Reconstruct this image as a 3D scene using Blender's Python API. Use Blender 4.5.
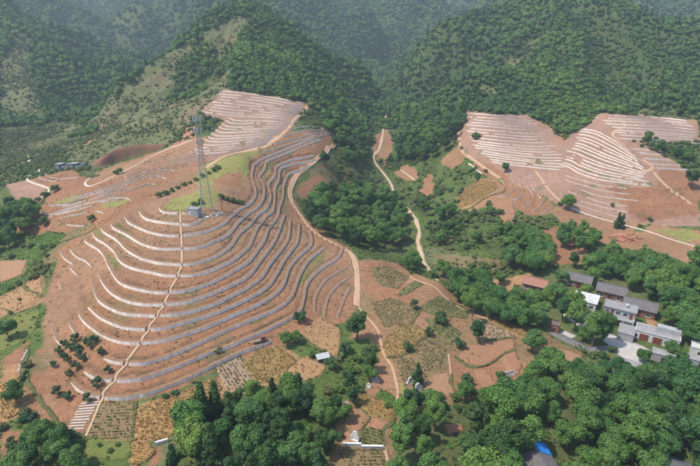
import bpy, bmesh, math, random
import numpy as np
from mathutils import Vector, Matrix, noise as mnoise
from mathutils.geometry import delaunay_2d_cdt

for _o in list(bpy.data.objects): bpy.data.objects.remove(_o)
scene = bpy.context.scene
random.seed(7); RNG = np.random.default_rng(7)

# ------------------------------------------------------------------ camera, sky, sun, exposure
CAM_Z = 90.0; PITCH = math.radians(22.0); FOC = 500.0        # focal length in pixels of the 700 px wide photograph
cam_d = bpy.data.cameras.new('camera'); cam = bpy.data.objects.new('camera', cam_d)
scene.collection.objects.link(cam); scene.camera = cam
cam.location = (0, 0, CAM_Z); cam.rotation_euler = (math.radians(90) - PITCH, 0, 0)
cam_d.sensor_width = 36.0; cam_d.lens = 36.0 * FOC / 700.0
cam_d.clip_start = 0.5; cam_d.clip_end = 12000

SUN_EL = math.radians(60); SUN_H = Vector((-0.95, -0.25)).normalized()   # horizontal direction towards the sun
world = bpy.data.worlds.new('World'); scene.world = world; world.use_nodes = True
wn = world.node_tree.nodes; wl = world.node_tree.links; wn.clear()
sky = wn.new('ShaderNodeTexSky'); sky.sky_type = 'NISHITA'; sky.sun_disc = False
sky.sun_elevation = SUN_EL; sky.sun_rotation = math.atan2(SUN_H.x, SUN_H.y)
sky.dust_density = 2.0; sky.air_density = 1.0; sky.altitude = 600
bg = wn.new('ShaderNodeBackground'); bg.inputs['Strength'].default_value = 0.15
wo = wn.new('ShaderNodeOutputWorld')
wl.new(sky.outputs[0], bg.inputs[0]); wl.new(bg.outputs[0], wo.inputs[0])
sun_d = bpy.data.lights.new('sun', 'SUN'); sun_d.energy = 3.1; sun_d.angle = math.radians(0.55); sun_d.color = (1.0, 0.94, 0.83)
sun = bpy.data.objects.new('sun', sun_d); scene.collection.objects.link(sun)
sdir = Vector((SUN_H.x * math.cos(SUN_EL), SUN_H.y * math.cos(SUN_EL), math.sin(SUN_EL)))
sun.rotation_euler = sdir.to_track_quat('Z', 'Y').to_euler(); sun.location = (-200, 100, 400)
vs = scene.view_settings
vs.view_transform = 'Standard'; vs.look = 'None'; vs.exposure = 0.68; vs.gamma = 1.0; vs.use_curve_mapping = False
scene.render.engine = 'CYCLES'

# ------------------------------------------------------------------ survey helpers: bearing of a photo point -> place on the land
CP, SP = math.cos(PITCH), math.sin(PITCH)
def ray(px, py):
    px = np.asarray(px, float); py = np.asarray(py, float)
    u = (px - 350.0) / FOC; v = -(py - 233.0) / FOC
    return u, CP + v * SP, -SP + v * CP
def at_z(px, py, z):
    dx, dy, dz = ray(px, py); t = (z - CAM_Z) / dz
    return np.stack([t * dx, t * dy, CAM_Z + t * dz], -1)
def at_y(px, py, Y):
    dx, dy, dz = ray(px, py); t = Y / dy
    return np.stack([t * dx, t * dy, CAM_Z + t * dz], -1)
def project(x, y, z):
    dz = z - CAM_Z
    f = np.maximum(y * CP - dz * SP, 1e-3); up = y * SP + dz * CP
    return 350.0 + FOC * x / f, 233.0 - FOC * up / f
def spline(pts, step):
    """Catmull-Rom through pts, resampled to about `step`."""
    P = np.asarray(pts, float)
    if len(P) == 2: P = np.stack([P[0], (P[0] + P[1]) / 2, P[1]])
    E = np.vstack([2 * P[0] - P[1], P, 2 * P[-1] - P[-2]])
    out = []
    for i in range(1, len(E) - 2):
        t = np.linspace(0, 1, 13)[:-1, None]
        p0, p1, p2, p3 = E[i - 1], E[i], E[i + 1], E[i + 2]
        out.append(0.5 * (2 * p1 + (p2 - p0) * t + (2 * p0 - 5 * p1 + 4 * p2 - p3) * t ** 2 + (3 * p1 - p0 - 3 * p2 + p3) * t ** 3))
    out.append(P[-1:]); C = np.vstack(out)
    s = np.concatenate([[0], np.cumsum(np.linalg.norm(np.diff(C[:, :2], axis=0), axis=1))])
    n = max(2, int(round(s[-1] / step)) + 1); q = np.linspace(0, s[-1], n)
    return np.stack([np.interp(q, s, C[:, k]) for k in range(C.shape[1])], -1)

# ------------------------------------------------------------------ terrace walls of the front spur (photo bearings, one level each)
LV = lambda i: 2.0 + 1.6 * (14 - i)
FRONT = [  # (level, line)
 (LV(1), [(159.3,207.3),(161,211),(166.5,213),(180,213.5),(187,213.5)]),
 (LV(2), [(139.3,211.8),(143,217),(150,220.5),(165,223),(181.5,224.5),(190.5,225),(198,222.3),(203.5,219.3)]),
 (LV(3), [(125,216.3),(127.3,221.5),(134,226),(150,232.6),(165,235.8),(181.5,235.8),(199.5,233.5),(214.6,229),(225,223.3),(231.8,216.3),(240,209.5),(250,203.6),(255,197),(256,190),(252.5,178),(253,170),(258,162),(268,156.5),(285,150),(300,144),(315,138)]),
 (LV(4), [(111.3,224.5),(114.5,229),(128,235.8),(140,243.3),(150,247),(162,249.3),(181.5,249),(198,247.8),(213,242.5),(228,235),(240,221),(250,212.5),(259,205.8),(264,196),(264,186),(259.5,177),(265,169),(267,162),(277.5,157),(300,148),(321,140.5)]),
 (LV(5), [(101,229),(105.5,233.5),(117.5,241),(128,251.5),(140,258.3),(150,261.3),(162,263.8),(181.5,265),(195,263.8),(210,259.5),(222,253.5),(231.8,245.5),(240,233.5),(250,225),(258,215),(266.5,208.5),(271,197),(269,184),(275.5,175),(277,166.5),(289.5,160.8),(302,158),(315,155.5)]),
 (LV(6), [(92.8,233.5),(96.5,238.8),(107,245.5),(114.5,252.3),(120.5,262),(131,268),(150,272.5),(163.5,275.5),(178,276),(195,275.2),(213,270.3),(232.6,261),(243,252.5),(250,245.5),(258,227.5),(266.5,216.3),(273,211),(275,199),(275.5,188),(279,179.5),(281,169),(291,164.8),(304,162.5),(316.6,160)]),
 (LV(7), [(84.5,238.8),(87,243),(99.5,250.8),(105,258),(108.6,266.5),(117.5,280.8),(129.5,287.5),(150,292.2),(169.5,292.8),(189,290.5),(210,283.8),(228,274.8),(243,265.8),(250,260.5),(258,250),(265,239.5),(269.5,227.5),(277.8,217),(280,207),(283.5,196),(284,186),(288.8,174.5),(300,170.5),(310.6,166)]),
 (LV(8), [(99.5,274.8),(102.5,283),(111.5,293.5),(125,301),(140,304.4),(150,305),(165,304.8),(187.5,302.5),(210,295),(234,284.5),(250,274.8),(261,260),(274.8,241),(281.5,224.5),(285,214.8)]),
 (LV(9), [(91.3,275.5),(92.8,286),(98.8,301),(113,310),(128,314.6),(150,316),(159,316),(180,314.3),(210,306.3),(234,295),(250,286.3),(262,277),(269.5,265),(275.5,257),(287.5,241),(290,229),(290.5,220)]),
 (LV(10), [(88.3,307.8),(99.5,317.5),(114.6,325),(128,328.8),(149,329.8),(165,328.3),(184.5,323),(210,315.5),(228,308.3),(250,298),(268,286.8),(277,274),(284,261),(292,250),(298,241),(300,224.5)]),
 (LV(11), [(77,291.3),(78,301),(80.8,317.5),(95,331),(110,339.3),(125,343),(142,343.3),(165,340.8),(187.5,334),(213,325),(240,313),(250,309),(269.5,298.8),(283,286),(289,269.5),(297,258.5),(310,247),(312.3,240),(310,230.5)]),
 (LV(12), [(104,358.8),(111.5,361.8),(125,364),(140,364.2),(150,362.5),(169.5,356.5),(195,345.3),(217.5,334.8),(240,325),(262.5,316),(279,308.5),(292,296.5),(298.8,278.5),(304.8,266.5),(313,257),(326.6,247)]),
 (LV(13), [(84.5,371.5),(90.5,376),(101,379.8),(117.5,381.3),(134,380.5),(150,376.8),(180,366),(210,353.5),(234,345),(250,337.8),(262.5,332.5),(285,321.3),(299.5,312.8),(304,299.5),(307.8,283),(320.5,269.5),(338.6,257.5),(343.8,248)]),
 (LV(14), [(71,382.8),(80,391),(92,396.3),(107,398.5),(125,398.5),(140,395.8),(150,393.5),(187.5,379),(217.5,364),(240,353.5),(258,346.8),(273,340.8)]),
 (2.4, [(314.6,312.3),(316,296.5),(325,281.5),(334,274.8),(350,266)]),
 (1.3, [(324.3,317.6),(328,299.5),(337,286.8),(350,277)]),
 (0.4, [(337.8,318),(344.6,299.5),(351,287)]),
 (11.6, [(70,249.3),(75.5,256),(86,261.3),(92,267.3)]),
 (10.0, [(60,252.3),(65,259),(73.3,264.3)]),
 (9.0, [(70,268),(77.8,275.5)]),
 (7.2, [(59.3,282.3),(61.7,289)]),
 (5.2, [(68.5,311),(69.5,323.5),(75.5,334)]),
 (3.6, [(52.3,328),(56,339),(62,346)]),
]
# ------------------------------------------------------------------ control points of the land (photo bearing + distance, or bearing + level)
ctl = []
for lv, ln in FRONT:
    L = np.array(ln).T
    P = at_z(L[0], L[1], lv + np.clip(200 - L[1], 0, 70) * 0.16 * (L[0] > 240))      # the walls climb towards the saddle
    ctl += [tuple(p) for p in spline(P, 7.0)]
CZ = [ # px, py, level
 (135,428,1.0),(200,425,1.0),(60,420,1.5),(20,440,1.0),(20,380,2.0),(45,365,2.5),(20,330,2.5),(38,305,4),(25,275,3.2),(45,250,6),(25,250,3.5),(40,232,5.2),(10,232,3.5),(15,215,4.0),
 (300,350,0.8),(300,420,0.0),(250,440,0.0),(330,350,0.4),(360,330,0.0),(380,300,-0.3),(360,285,0.4),(362,300,0.0),(352,270,2.0),(350,256,3.6),(328,240,5.0),(312,226,7.0),(300,213,9.0),(292,196,11.5),(300,178,14.5),(312,166,18),(326,152,22),
 (380,345,-0.3),(420,330,-0.6),(440,300,-1.2),(400,275,-0.4),(385,262,0.2),(440,280,-1.6),(480,310,-1.8),(450,340,-1.2),(480,350,-1.6),(500,330,-2.0),(530,340,-2.6),(560,355,-3.2),(585,365,-3.6),(500,380,-2.0),(430,380,-1.0),(395,400,-0.5),(380,440,-0.6),(350,400,-0.3),(420,440,-1.2),(500,440,-2.4),(460,420,-1.6),
 (437,282,-6.5),(430,270,-6.2),(420,245,-5.5),(413,225,-4.6),(410,215,-4.2),(395,190,-2.4),(380,172,-1.0),(375,160,0.2),(380,130,3.0),(388,103,8.0),(460,298,-7.0),(500,300,-6.6),(540,310,-5.6),
 (360,240,-3.0),(340,225,0.0),(330,205,2.5),(345,190,3.0),(350,165,8),(365,150,6.0),(355,140,12.0),
 (540,285,-3.2),(575,285,-3.0),(620,290,-3.2),(590,310,-3.8),(640,320,-3.8),(625,345,-4.2),(660,340,-4.0),(690,350,-4.2),(600,345,-4.4),(640,370,-4.8),(570,345,-4.4),(690,310,-3.2),
 (600,400,-5.0),(680,400,-5.0),(600,450,-5.2),(690,450,-5.4),(540,400,-3.2),(540,450,-3.6),
 (640,250,-0.6),(690,265,-1.0),(600,240,-0.6),(560,250,-1.4),(520,245,-1.6),(480,260,-3.2),(450,255,-4.0),(460,230,-2.5),(500,230,-0.6),
]
for a, b, z in CZ: ctl.append(tuple(at_z(a, b, z)))
CY = [ # px, py, distance
 # left fields and walls of the saddle
 (37,211,222),(59,222,206),(84,226,200),(52,204,232),(104,214,203),(132,201,213),(80,206,218),(95,192,228),(125,182,233),(155,184,232),(167,179,238),(179,171,248),(140,177,240),(60,190,252),(40,175,290),(20,190,262),(70,165,300),(100,175,262),(20,150,360),(50,140,380),(60,120,460),(105,112,520),(0,170,300),
 # plateau behind the tower
 (205,213,190),(190,200,202),(215,195,206),(230,170,240),(215,160,255),(250,160,252),(235,190,214),(190,165,262),
 # upper terraces
 (190,155,278),(250,148,278),(275,140,288),(220,140,300),(240,118,330),(205,113,338),(222,91,385),(265,98,372),(310,103,372),(295,120,330),(283,134,300),(312,130,330),(330,130,352),(335,115,392),
 # cliff and hill behind
 (100,165,306),(130,160,312),(160,148,318),(130,145,330),(158,140,335),(90,150,338),(120,130,360),(80,135,390),(195,125,330),(200,100,385),(160,110,385),(150,90,425),(110,110,440),(95,120,450),
 (140,75,465),(165,58,490),(190,42,512),(220,25,535),(250,13,552),(230,50,470),(260,70,430),(200,70,445),(275,25,560),(300,38,565),(320,55,572),(340,70,580),(365,88,585),(385,106,575),(300,75,440),(320,90,425),(345,105,450),(360,118,470),
 # gorge and central mountain
 (390,88,720),(350,40,860),(380,45,900),(390,20,1010),(340,5,1060),(310,8,980),(440,5,1100),(420,45,860),(400,70,780),(470,5,1050),(360,70,760),
 # right mountain
 (410,78,640),(430,60,650),(455,45,655),(480,30,665),(510,12,680),(530,2,690),(440,90,520),(420,108,480),(470,95,470),(485,85,485),(505,65,515),(540,33,565),(565,15,590),(590,3,605),(615,6,605),(640,24,590),(665,42,575),(700,48,565),
 (560,90,425),(600,60,490),(560,50,520),(640,90,425),(640,60,490),(690,90,430),(690,65,495),(520,90,440),
 (600,115,345),(650,117,350),(695,120,355),(480,112,372),(530,116,372),(560,138,330),(545,128,352),(580,130,340),(480,150,312),(462,150,330),(470,125,352),(520,140,330),(620,150,292),(690,150,300),(600,170,272),(550,165,284),(660,180,262),(690,190,255),(600,200,250),(640,215,238),(690,215,235),(600,225,232),(560,205,246),(530,200,252),(510,185,268),(480,185,276),(470,200,258),(510,215,240),(540,225,232),(440,190,290),(440,170,320),(455,135,355),(430,140,400),(410,150,385),(420,125,430),
 # left mountain
 (20,42,620),(35,60,570),(10,70,550),(0,60,560),(40,110,480),(0,110,470),(20,100,500),(60,85,560),(80,105,545),(100,60,790),(100,20,980),(60,25,850),(80,0,1080),(150,65,720),(150,30,930),(200,25,1000),(130,95,600),(20,10,720),(0,5,700),(240,20,1150),(200,2,1250),(260,8,1350),(180,45,800),
 (290,5,1250),(680,5,1350),(640,5,1300),(700,30,1150),
]
for a, b, Y in CY: ctl.append(tuple(at_y(a, b, Y if Y < 700 else 700 + (Y - 700) * 2.0)))
WORLD = [ # hidden or out-of-frame land
 (-130,640,62),(-60,680,50),(-160,560,52),(-40,640,45),(-190,700,48),(30,600,14),(60,640,16),
 (300,790,66),(480,790,60),(200,880,50),(420,680,70),(330,1000,84),(620,640,62),(560,1050,84),(700,450,90),(420,330,60),(420,230,20),(350,150,-3),(300,80,-5),(420,80,0),(500,120,10),
 (-350,300,30),(-320,200,18),(-250,150,8),(-200,80,4),(-350,60,20),(-520,400,70),(-600,600,110),(-700,200,60),
 (0,40,0),(0,0,0),(0,-100,2),(-200,-100,6),(200,-100,-2),(100,40,-4),(-100,40,1.5),(400,-80,5),(-450,-80,25),
 (0,2150,330),(400,2150,340),(-400,2150,330),(900,1700,300),(-900,1700,290),(1500,1500,270),(-1500,1500,270),(-1100,1000,170),(1100,1000,170),(-1200,500,150),(1200,500,150),(1500,0,150),(-1500,0,150),
 (900,2300,370),(-900,2300,370),(2000,2000,340),(-2000,2000,340),(0,2500,400),(1300,2500,380),(-1300,2500,380),(2000,-100,150),(-2000,-100,150),(2000,900,220),(-2000,900,220),(800,-100,60),(-800,-100,70),
]
ctl += WORLD
C = np.array(ctl); S = 100.0
print('control points', len(C))
def tps(r2): return 0.5 * r2 * np.log(np.maximum(r2, 1e-12))
A = C[:, :2] / S
K = tps(((A[:, None] - A[None]) ** 2).sum(-1))
lam = np.where(C[:, 1] < 260, 2e-4, 4e-3)
Pm = np.hstack([np.ones((len(A), 1)), A]); n = len(A)
M = np.zeros((n + 3, n + 3)); M[:n, :n] = K + np.diag(lam); M[:n, n:] = Pm; M[n:, :n] = Pm.T
wts = np.linalg.solve(M, np.concatenate([C[:, 2], np.zeros(3)]))
def land(x, y):
    q = np.stack([x, y], -1) / S; out = np.empty(len(q))
    for i in range(0, len(q), 8000):
        qq = q[i:i + 8000]
        out[i:i + 8000] = tps(((qq[:, None] - A[None]) ** 2).sum(-1)) @ wts[:n] + wts[n] + qq @ wts[n + 1:]
    return out
# grid lines: 1 m apart where the terraces are, wider and wider outside
def grow(start, end, s0, r):
    v = [start]; s = s0; sg = 1 if end > start else -1
    while (end - v[-1]) * sg > 0: s *= r; v.append(v[-1] + sg * s)
    return np.array(v[1:])
xs = np.concatenate([grow(-300, -2100, 1, 1.04)[::-1], np.arange(-300, 300.5, 1.0), grow(300, 2100, 1, 1.04)])
ys = np.concatenate([grow(70, -120, 1, 1.05)[::-1], np.arange(70, 400.5, 1.0), grow(400, 2600, 1, 1.026)])
NX, NY = len(xs), len(ys); print('grid', NX, NY)
ST = 5
ci = np.unique(np.append(np.arange(0, NX, ST), NX - 1)); cj = np.unique(np.append(np.arange(0, NY, ST), NY - 1))
gx, gy = np.meshgrid(xs[ci], ys[cj]); gz = land(gx.ravel(), gy.ravel()).reshape(gx.shape)
def cubic_up(v, xc, xf):
    """Catmull-Rom along the last axis from knots xc to xf (index space)."""
    i = np.clip(np.searchsorted(xc, xf, side='right') - 1, 0, len(xc) - 2)
    t = (xf - xc[i]) / (xc[i + 1] - xc[i])
    g = lambda k: v[..., np.clip(k, 0, len(xc) - 1)]
    p0, p1, p2, p3 = g(i - 1), g(i), g(i + 1), g(i + 2)
    return 0.5 * (2 * p1 + (p2 - p0) * t + (2 * p0 - 5 * p1 + 4 * p2 - p3) * t ** 2 + (3 * p1 - p0 - 3 * p2 + p3) * t ** 3)
Z = cubic_up(gz, ci.astype(float), np.arange(NX, dtype=float))
Z = cubic_up(Z.T, cj.astype(float), np.arange(NY, dtype=float)).T
X, Y = np.meshgrid(xs, ys)

# value noise for relief and ground cover
def vnoise(x, y, seed):
    r = np.random.default_rng(seed); T = r.random((256, 256))
    xi = np.floor(x).astype(int); yi = np.floor(y).astype(int); fx = x - xi; fy = y - yi
    fx = fx * fx * fx * (fx * (6 * fx - 15) + 10); fy = fy * fy * fy * (fy * (6 * fy - 15) + 10)
    g = lambda a, b: T[b & 255, a & 255]
    return (g(xi, yi) * (1 - fx) + g(xi + 1, yi) * fx) * (1 - fy) + (g(xi, yi + 1) * (1 - fx) + g(xi + 1, yi + 1) * fx) * fy
def fbm(x, y, sc, seed, oct=4, ridged=False):
    o = 0; a = 1; tot = 0
    for k in range(oct):
        v = vnoise(x / sc * 2 ** k + 17.3 * k, y / sc * 2 ** k - 9.1 * k, seed + k)
        if ridged: v = 1 - abs(2 * v - 1)
        o = o + a * v; tot += a; a *= 0.5
    return o / tot
def sstep(a, b, v):
    t = np.clip((v - a) / (b - a), 0, 1); return t * t * (3 - 2 * t)
dist = np.hypot(X, Y)
# gullies and spurs of the mountains, growing with height above the valley
mt = sstep(390, 640, dist) * sstep(20, 75, Z)
Z = Z + mt * (fbm(X, Y, 160, 11, 4, True) - 0.58) * (24 + 50 * sstep(700, 1300, dist))
# spurs and gullies running down from the summits
for spx, spy, sY, amp, reach in ((250,13,552,13,260), (590,3,605,16,330), (530,2,690,14,260), (20,42,620,16,300), (340,5,1420,60,700), (100,20,1260,50,600), (470,5,1400,50,600), (200,2,1800,60,700), (680,5,2000,60,700), (440,60,655,9,160)):
    c_ = at_y(spx, spy, sY); dx_ = X - c_[0]; dy_ = Y - c_[1]; r_ = np.hypot(dx_, dy_); th = np.arctan2(dy_, dx_) + 0.25 * (vnoise(X / 90, Y / 90, 77) - 0.5)
    v_ = 1 - np.abs(2 * vnoise(np.cos(th) * 3.2 + spx, np.sin(th) * 3.2 + spy, 78) - 1); v2 = 1 - np.abs(2 * vnoise(np.cos(th) * 7 + spy, np.sin(th) * 7 + spx, 79) - 1)
    Z = Z + (0.7 * v_ + 0.3 * v2 - 0.55) * 2.2 * amp * sstep(0.06 * reach, 0.45 * reach, r_) * (1 - sstep(0.75 * reach, 1.15 * reach, r_)) * sstep(395, 460, dist) * sstep(8, 30, Z)
near = 1 - sstep(330, 420, dist)
Z = Z + (fbm(X, Y, 26, 21, 3) - 0.5) * 0.5 * near + (1 - near) * (fbm(X, Y, 40, 31, 3) - 0.5) * 5 * sstep(10, 30, Z)

def height(x, y, G=None):
    G = Z if G is None else G
    x = np.asarray(x, float); y = np.asarray(y, float)
    i = np.clip(np.searchsorted(xs, x, side='right') - 1, 0, NX - 2); j = np.clip(np.searchsorted(ys, y, side='right') - 1, 0, NY - 2)
    fx = np.clip((x - xs[i]) / (xs[i + 1] - xs[i]), 0, 1); fy = np.clip((y - ys[j]) / (ys[j + 1] - ys[j]), 0, 1)
    return (G[j, i] * (1 - fx) + G[j, i + 1] * fx) * (1 - fy) + (G[j + 1, i] * (1 - fx) + G[j + 1, i + 1] * fx) * fy
T_STEPS = np.concatenate([np.arange(70, 460, 0.8), 460 * 1.004 ** np.arange(0, 430)])
def ground_at(px, py):
    """Where the line of sight of a photo point first meets the land."""
    px = np.atleast_1d(np.asarray(px, float)); py = np.atleast_1d(np.asarray(py, float))
    out = np.zeros((len(px), 3))
    for a in range(0, len(px), 2000):
        dx, dy, dz = ray(px[a:a + 2000], py[a:a + 2000])
        t = T_STEPS[None]; zz = CAM_Z + t * dz[:, None]
        below = zz < height(t * dx[:, None], t * dy[:, None])
        k = np.where(below.any(1), below.argmax(1), len(T_STEPS) - 1)
        hi = T_STEPS[k]; lo = T_STEPS[np.maximum(k - 1, 0)]
        for _ in range(7):
            m = (lo + hi) / 2; b = CAM_Z + m * dz < height(m * dx, m * dy)
            hi = np.where(b, m, hi); lo = np.where(b, lo, m)
        out[a:a + 2000] = np.stack([hi * dx, hi * dy, height(hi * dx, hi * dy)], -1)
    return out
# ------------------------------------------------------------------ small tools
COL = scene.collection
def link(o): COL.objects.link(o); return o
def tag(o, label=None, cat=None, group=None, kind=None):
    if label: o['label'] = label
    if cat: o['category'] = cat
    if group: o['group'] = group
    if kind: o['kind'] = kind
    return o
def mesh_from(name, V, F, mat=None, smooth=False):
    me = bpy.data.meshes.new(name)
    V = np.asarray(V, 'f4').reshape(-1, 3)
    me.vertices.add(len(V)); me.vertices.foreach_set('co', V.ravel())
    if isinstance(F, np.ndarray):
        k = F.shape[1]; me.loops.add(F.size); me.loops.foreach_set('vertex_index', F.ravel().astype('i4'))
        me.polygons.add(len(F)); me.polygons.foreach_set('loop_start', np.arange(0, F.size, k).astype('i4'))
    else:
        fl = np.array([i for f in F for i in f], 'i4'); ls = np.concatenate([[0], np.cumsum([len(f) for f in F])[:-1]]).astype('i4')
        me.loops.add(len(fl)); me.loops.foreach_set('vertex_index', fl); me.polygons.add(len(F)); me.polygons.foreach_set('loop_start', ls)
    me.polygons.foreach_set('use_smooth', np.full(len(me.polygons), bool(smooth)))
    me.update(calc_edges=True)
    if mat: me.materials.append(mat)
    return me
def add(name, me, parent=None, loc=None, rz=None):
    o = bpy.data.objects.new(name, me); link(o)
    if parent: o.parent = parent
    if loc is not None: o.location = loc
    if rz is not None: o.rotation_euler = (0, 0, rz)
    return o
def colour_attr(me, cols, name='Col'):
    a = me.color_attributes.new(name, 'FLOAT_COLOR', 'POINT')
    c = np.ones((len(me.vertices), 4), 'f4'); c[:, :3] = cols; a.data.foreach_set('color', c.ravel())
ORD = ['', 'first', 'second', 'third', 'fourth', 'fifth', 'sixth', 'seventh', 'eighth', 'ninth', 'tenth', 'eleventh', 'twelfth', 'thirteenth', 'fourteenth', 'fifteenth', 'sixteenth', 'seventeenth', 'eighteenth', 'nineteenth', 'twentieth', 'twenty first', 'twenty second', 'twenty third']

# ------------------------------------------------------------------ materials
class NT:
    def __init__(s, name):
        s.m = bpy.data.materials.new(name); s.m.use_nodes = True; s.t = s.m.node_tree
        s.b = s.t.nodes['Principled BSDF']; s.out = s.t.nodes['Material Output']
        s.b.inputs['Roughness'].default_value = 0.9; s.b.inputs['Specular IOR Level'].default_value = 0.15
    def n(s, typ, **kw):
        x = s.t.nodes.new(typ)
        for k, v in kw.items(): setattr(x, k, v)
        return x
    def l(s, a, b): s.t.links.new(a, b)
    def pos(s): return s.n('ShaderNodeNewGeometry').outputs['Position']
    def noise(s, vec, scale, detail=3, rough=0.55):
        x = s.n('ShaderNodeTexNoise'); x.inputs['Scale'].default_value = scale; x.inputs['Detail'].default_value = detail; x.inputs['Roughness'].default_value = rough
        if vec is not None: s.l(vec, x.inputs['Vector'])
        return x.outputs['Fac']
    def ramp(s, fac, stops):
        x = s.n('ShaderNodeValToRGB'); e = x.color_ramp.elements
        while len(e) < len(stops): e.new(0.5)
        for el, (p, c) in zip(e, stops): el.position = p; el.color = (*c, 1)
        s.l(fac, x.inputs[0]); return x.outputs[0]
    def mix(s, a, b, fac, mode='MIX'):
        x = s.n('ShaderNodeMix', data_type='RGBA', blend_type=mode)
        for sock, v in ((x.inputs['Factor'], fac), (x.inputs[6], a), (x.inputs[7], b)):
            if isinstance(v, (int, float)): sock.default_value = v
            elif isinstance(v, tuple): sock.default_value = (*v, 1)
            else: s.l(v, sock)
        return x.outputs[2]
    def attr(s, name='Col'):
        x = s.n('ShaderNodeAttribute'); x.attribute_name = name; return x.outputs['Color']
    def bump(s, h, strength, dist):
        x = s.n('ShaderNodeBump'); x.inputs['Strength'].default_value = strength; x.inputs['Distance'].default_value = dist
        s.l(h, x.inputs['Height']); s.l(x.outputs[0], s.b.inputs['Normal'])
    def col(s, c): s.l(c, s.b.inputs['Base Color']) if not isinstance(c, tuple) else setattr(s.b.inputs['Base Color'], 'default_value', (*c, 1)); return s.m
def g3(v): return (v, v, v)
def mat_ground():
    s = NT('ground'); p = s.pos()
    n1 = s.noise(p, 0.05, 5, 0.6); n2 = s.noise(p, 0.55, 4, 0.65); n3 = s.noise(p, 2.2, 3, 0.7)
    c = s.mix(s.attr(), s.ramp(n1, [(0.3, g3(0.84)), (0.7, g3(1.15))]), 1.0, 'MULTIPLY')
    c = s.mix(c, s.ramp(n2, [(0.3, g3(0.80)), (0.7, g3(1.18))]), 1.0, 'MULTIPLY')
    c = s.mix(c, s.ramp(n3, [(0.3, g3(0.72)), (0.7, g3(1.26))]), 1.0, 'MULTIPLY')
    n4 = s.noise(p, 5.0, 2, 0.6); c = s.mix(c, s.ramp(n4, [(0.35, g3(0.8)), (0.65, g3(1.18))]), 1.0, 'MULTIPLY')
    s.bump(n3, 0.8, 0.4); return s.col(c)
def mat_plain(name, col, var=0.18, scale=1.5, rough=0.9, bump=0.0, tint=False):
    s = NT(name); p = s.pos(); n = s.noise(p, scale, 4, 0.6)
    c = s.mix(col, s.ramp(n, [(0.3, g3(1 - var)), (0.7, g3(1 + var))]), 1.0, 'MULTIPLY')
    if tint: c = s.mix(c, s.attr(), 1.0, 'MULTIPLY')
    s.b.inputs['Roughness'].default_value = rough
    if bump: s.bump(n, bump, 0.1)
    return s.col(c)
def mat_rows(name, furrow, ridge, patch, period, ang, patchiness=0.5, depth=0.25):
    """Crop rows: bands of plants over soil, broken up by noise."""
    s = NT(name); p = s.pos()
    mp = s.n('ShaderNodeMapping'); mp.inputs['Rotation'].default_value = (0, 0, ang); s.l(p, mp.inputs['Vector'])
    w = s.n('ShaderNodeTexWave', wave_type='BANDS', bands_direction='X'); w.inputs['Scale'].default_value = 0.314 / period * 2.2; w.inputs['Distortion'].default_value = 2.5; w.inputs['Detail'].default_value = 2; w.inputs['Detail Scale'].default_value = 1.5
    s.l(mp.outputs[0], w.inputs['Vector'])
    n2 = s.noise(p, 1.6, 4, 0.7); n1 = s.noise(p, 0.12, 3, 0.6)
    mm = s.n('ShaderNodeMath', operation='MULTIPLY'); s.l(w.outputs['Fac'], mm.inputs[0]); s.l(n2, mm.inputs[1])
    c = s.mix(furrow, ridge, s.ramp(mm.outputs[0], [(0.0, g3(0.25)), (0.7, g3(0.75))]))
    c = s.mix(c, patch, s.ramp(n1, [(0.42, g3(0)), (0.68, g3(patchiness))]))
    c = s.mix(c, s.ramp(n2, [(0.3, g3(0.75)), (0.7, g3(1.25))]), 1.0, 'MULTIPLY')
    s.bump(mm.outputs[0], 0.5, depth * 0.6); return s.col(c)
def mat_leaf(name, c0, c1, trans=0.25):
    s = NT(name); p = s.pos(); oi = s.n('ShaderNodeObjectInfo')
    n = s.noise(p, 0.45, 3, 0.6); n2 = s.noise(p, 3.0, 2, 0.6); n0 = s.noise(p, 0.014, 4, 0.6)
    c = s.mix(c0, c1, oi.outputs['Random'])
    wn_ = s.n('ShaderNodeTexWhiteNoise', noise_dimensions='1D'); s.l(oi.outputs['Random'], wn_.inputs['W'])
    c = s.mix(c, s.ramp(wn_.outputs['Value'], [(0.0, (0.72, 0.86, 1.05)), (0.45, (1.0, 1.0, 1.0)), (1.0, (1.18, 1.06, 0.95))]), 1.0, 'MULTIPLY')
    c = s.mix(c, s.ramp(n0, [(0.35, (0.66, 0.76, 0.85)), (0.65, (1.3, 1.2, 1.05))]), 1.0, 'MULTIPLY')
    c = s.mix(c, s.ramp(n, [(0.3, g3(0.78)), (0.7, g3(1.22))]), 1.0, 'MULTIPLY')
    c = s.mix(c, s.ramp(n2, [(0.3, (0.75, 0.8, 0.8)), (0.7, (1.25, 1.2, 1.15))]), 1.0, 'MULTIPLY')
    s.b.inputs['Roughness'].default_value = 0.62; s.b.inputs['Specular IOR Level'].default_value = 0.3
    tr = s.n('ShaderNodeBsdfTranslucent'); s.l(c, tr.inputs[0]); mx = s.n('ShaderNodeMixShader'); mx.inputs[0].default_value = trans
    s.l(s.b.outputs[0], mx.inputs[1]); s.l(tr.outputs[0], mx.inputs[2]); s.l(mx.outputs[0], s.out.inputs[0])
    return s.col(c)

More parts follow.
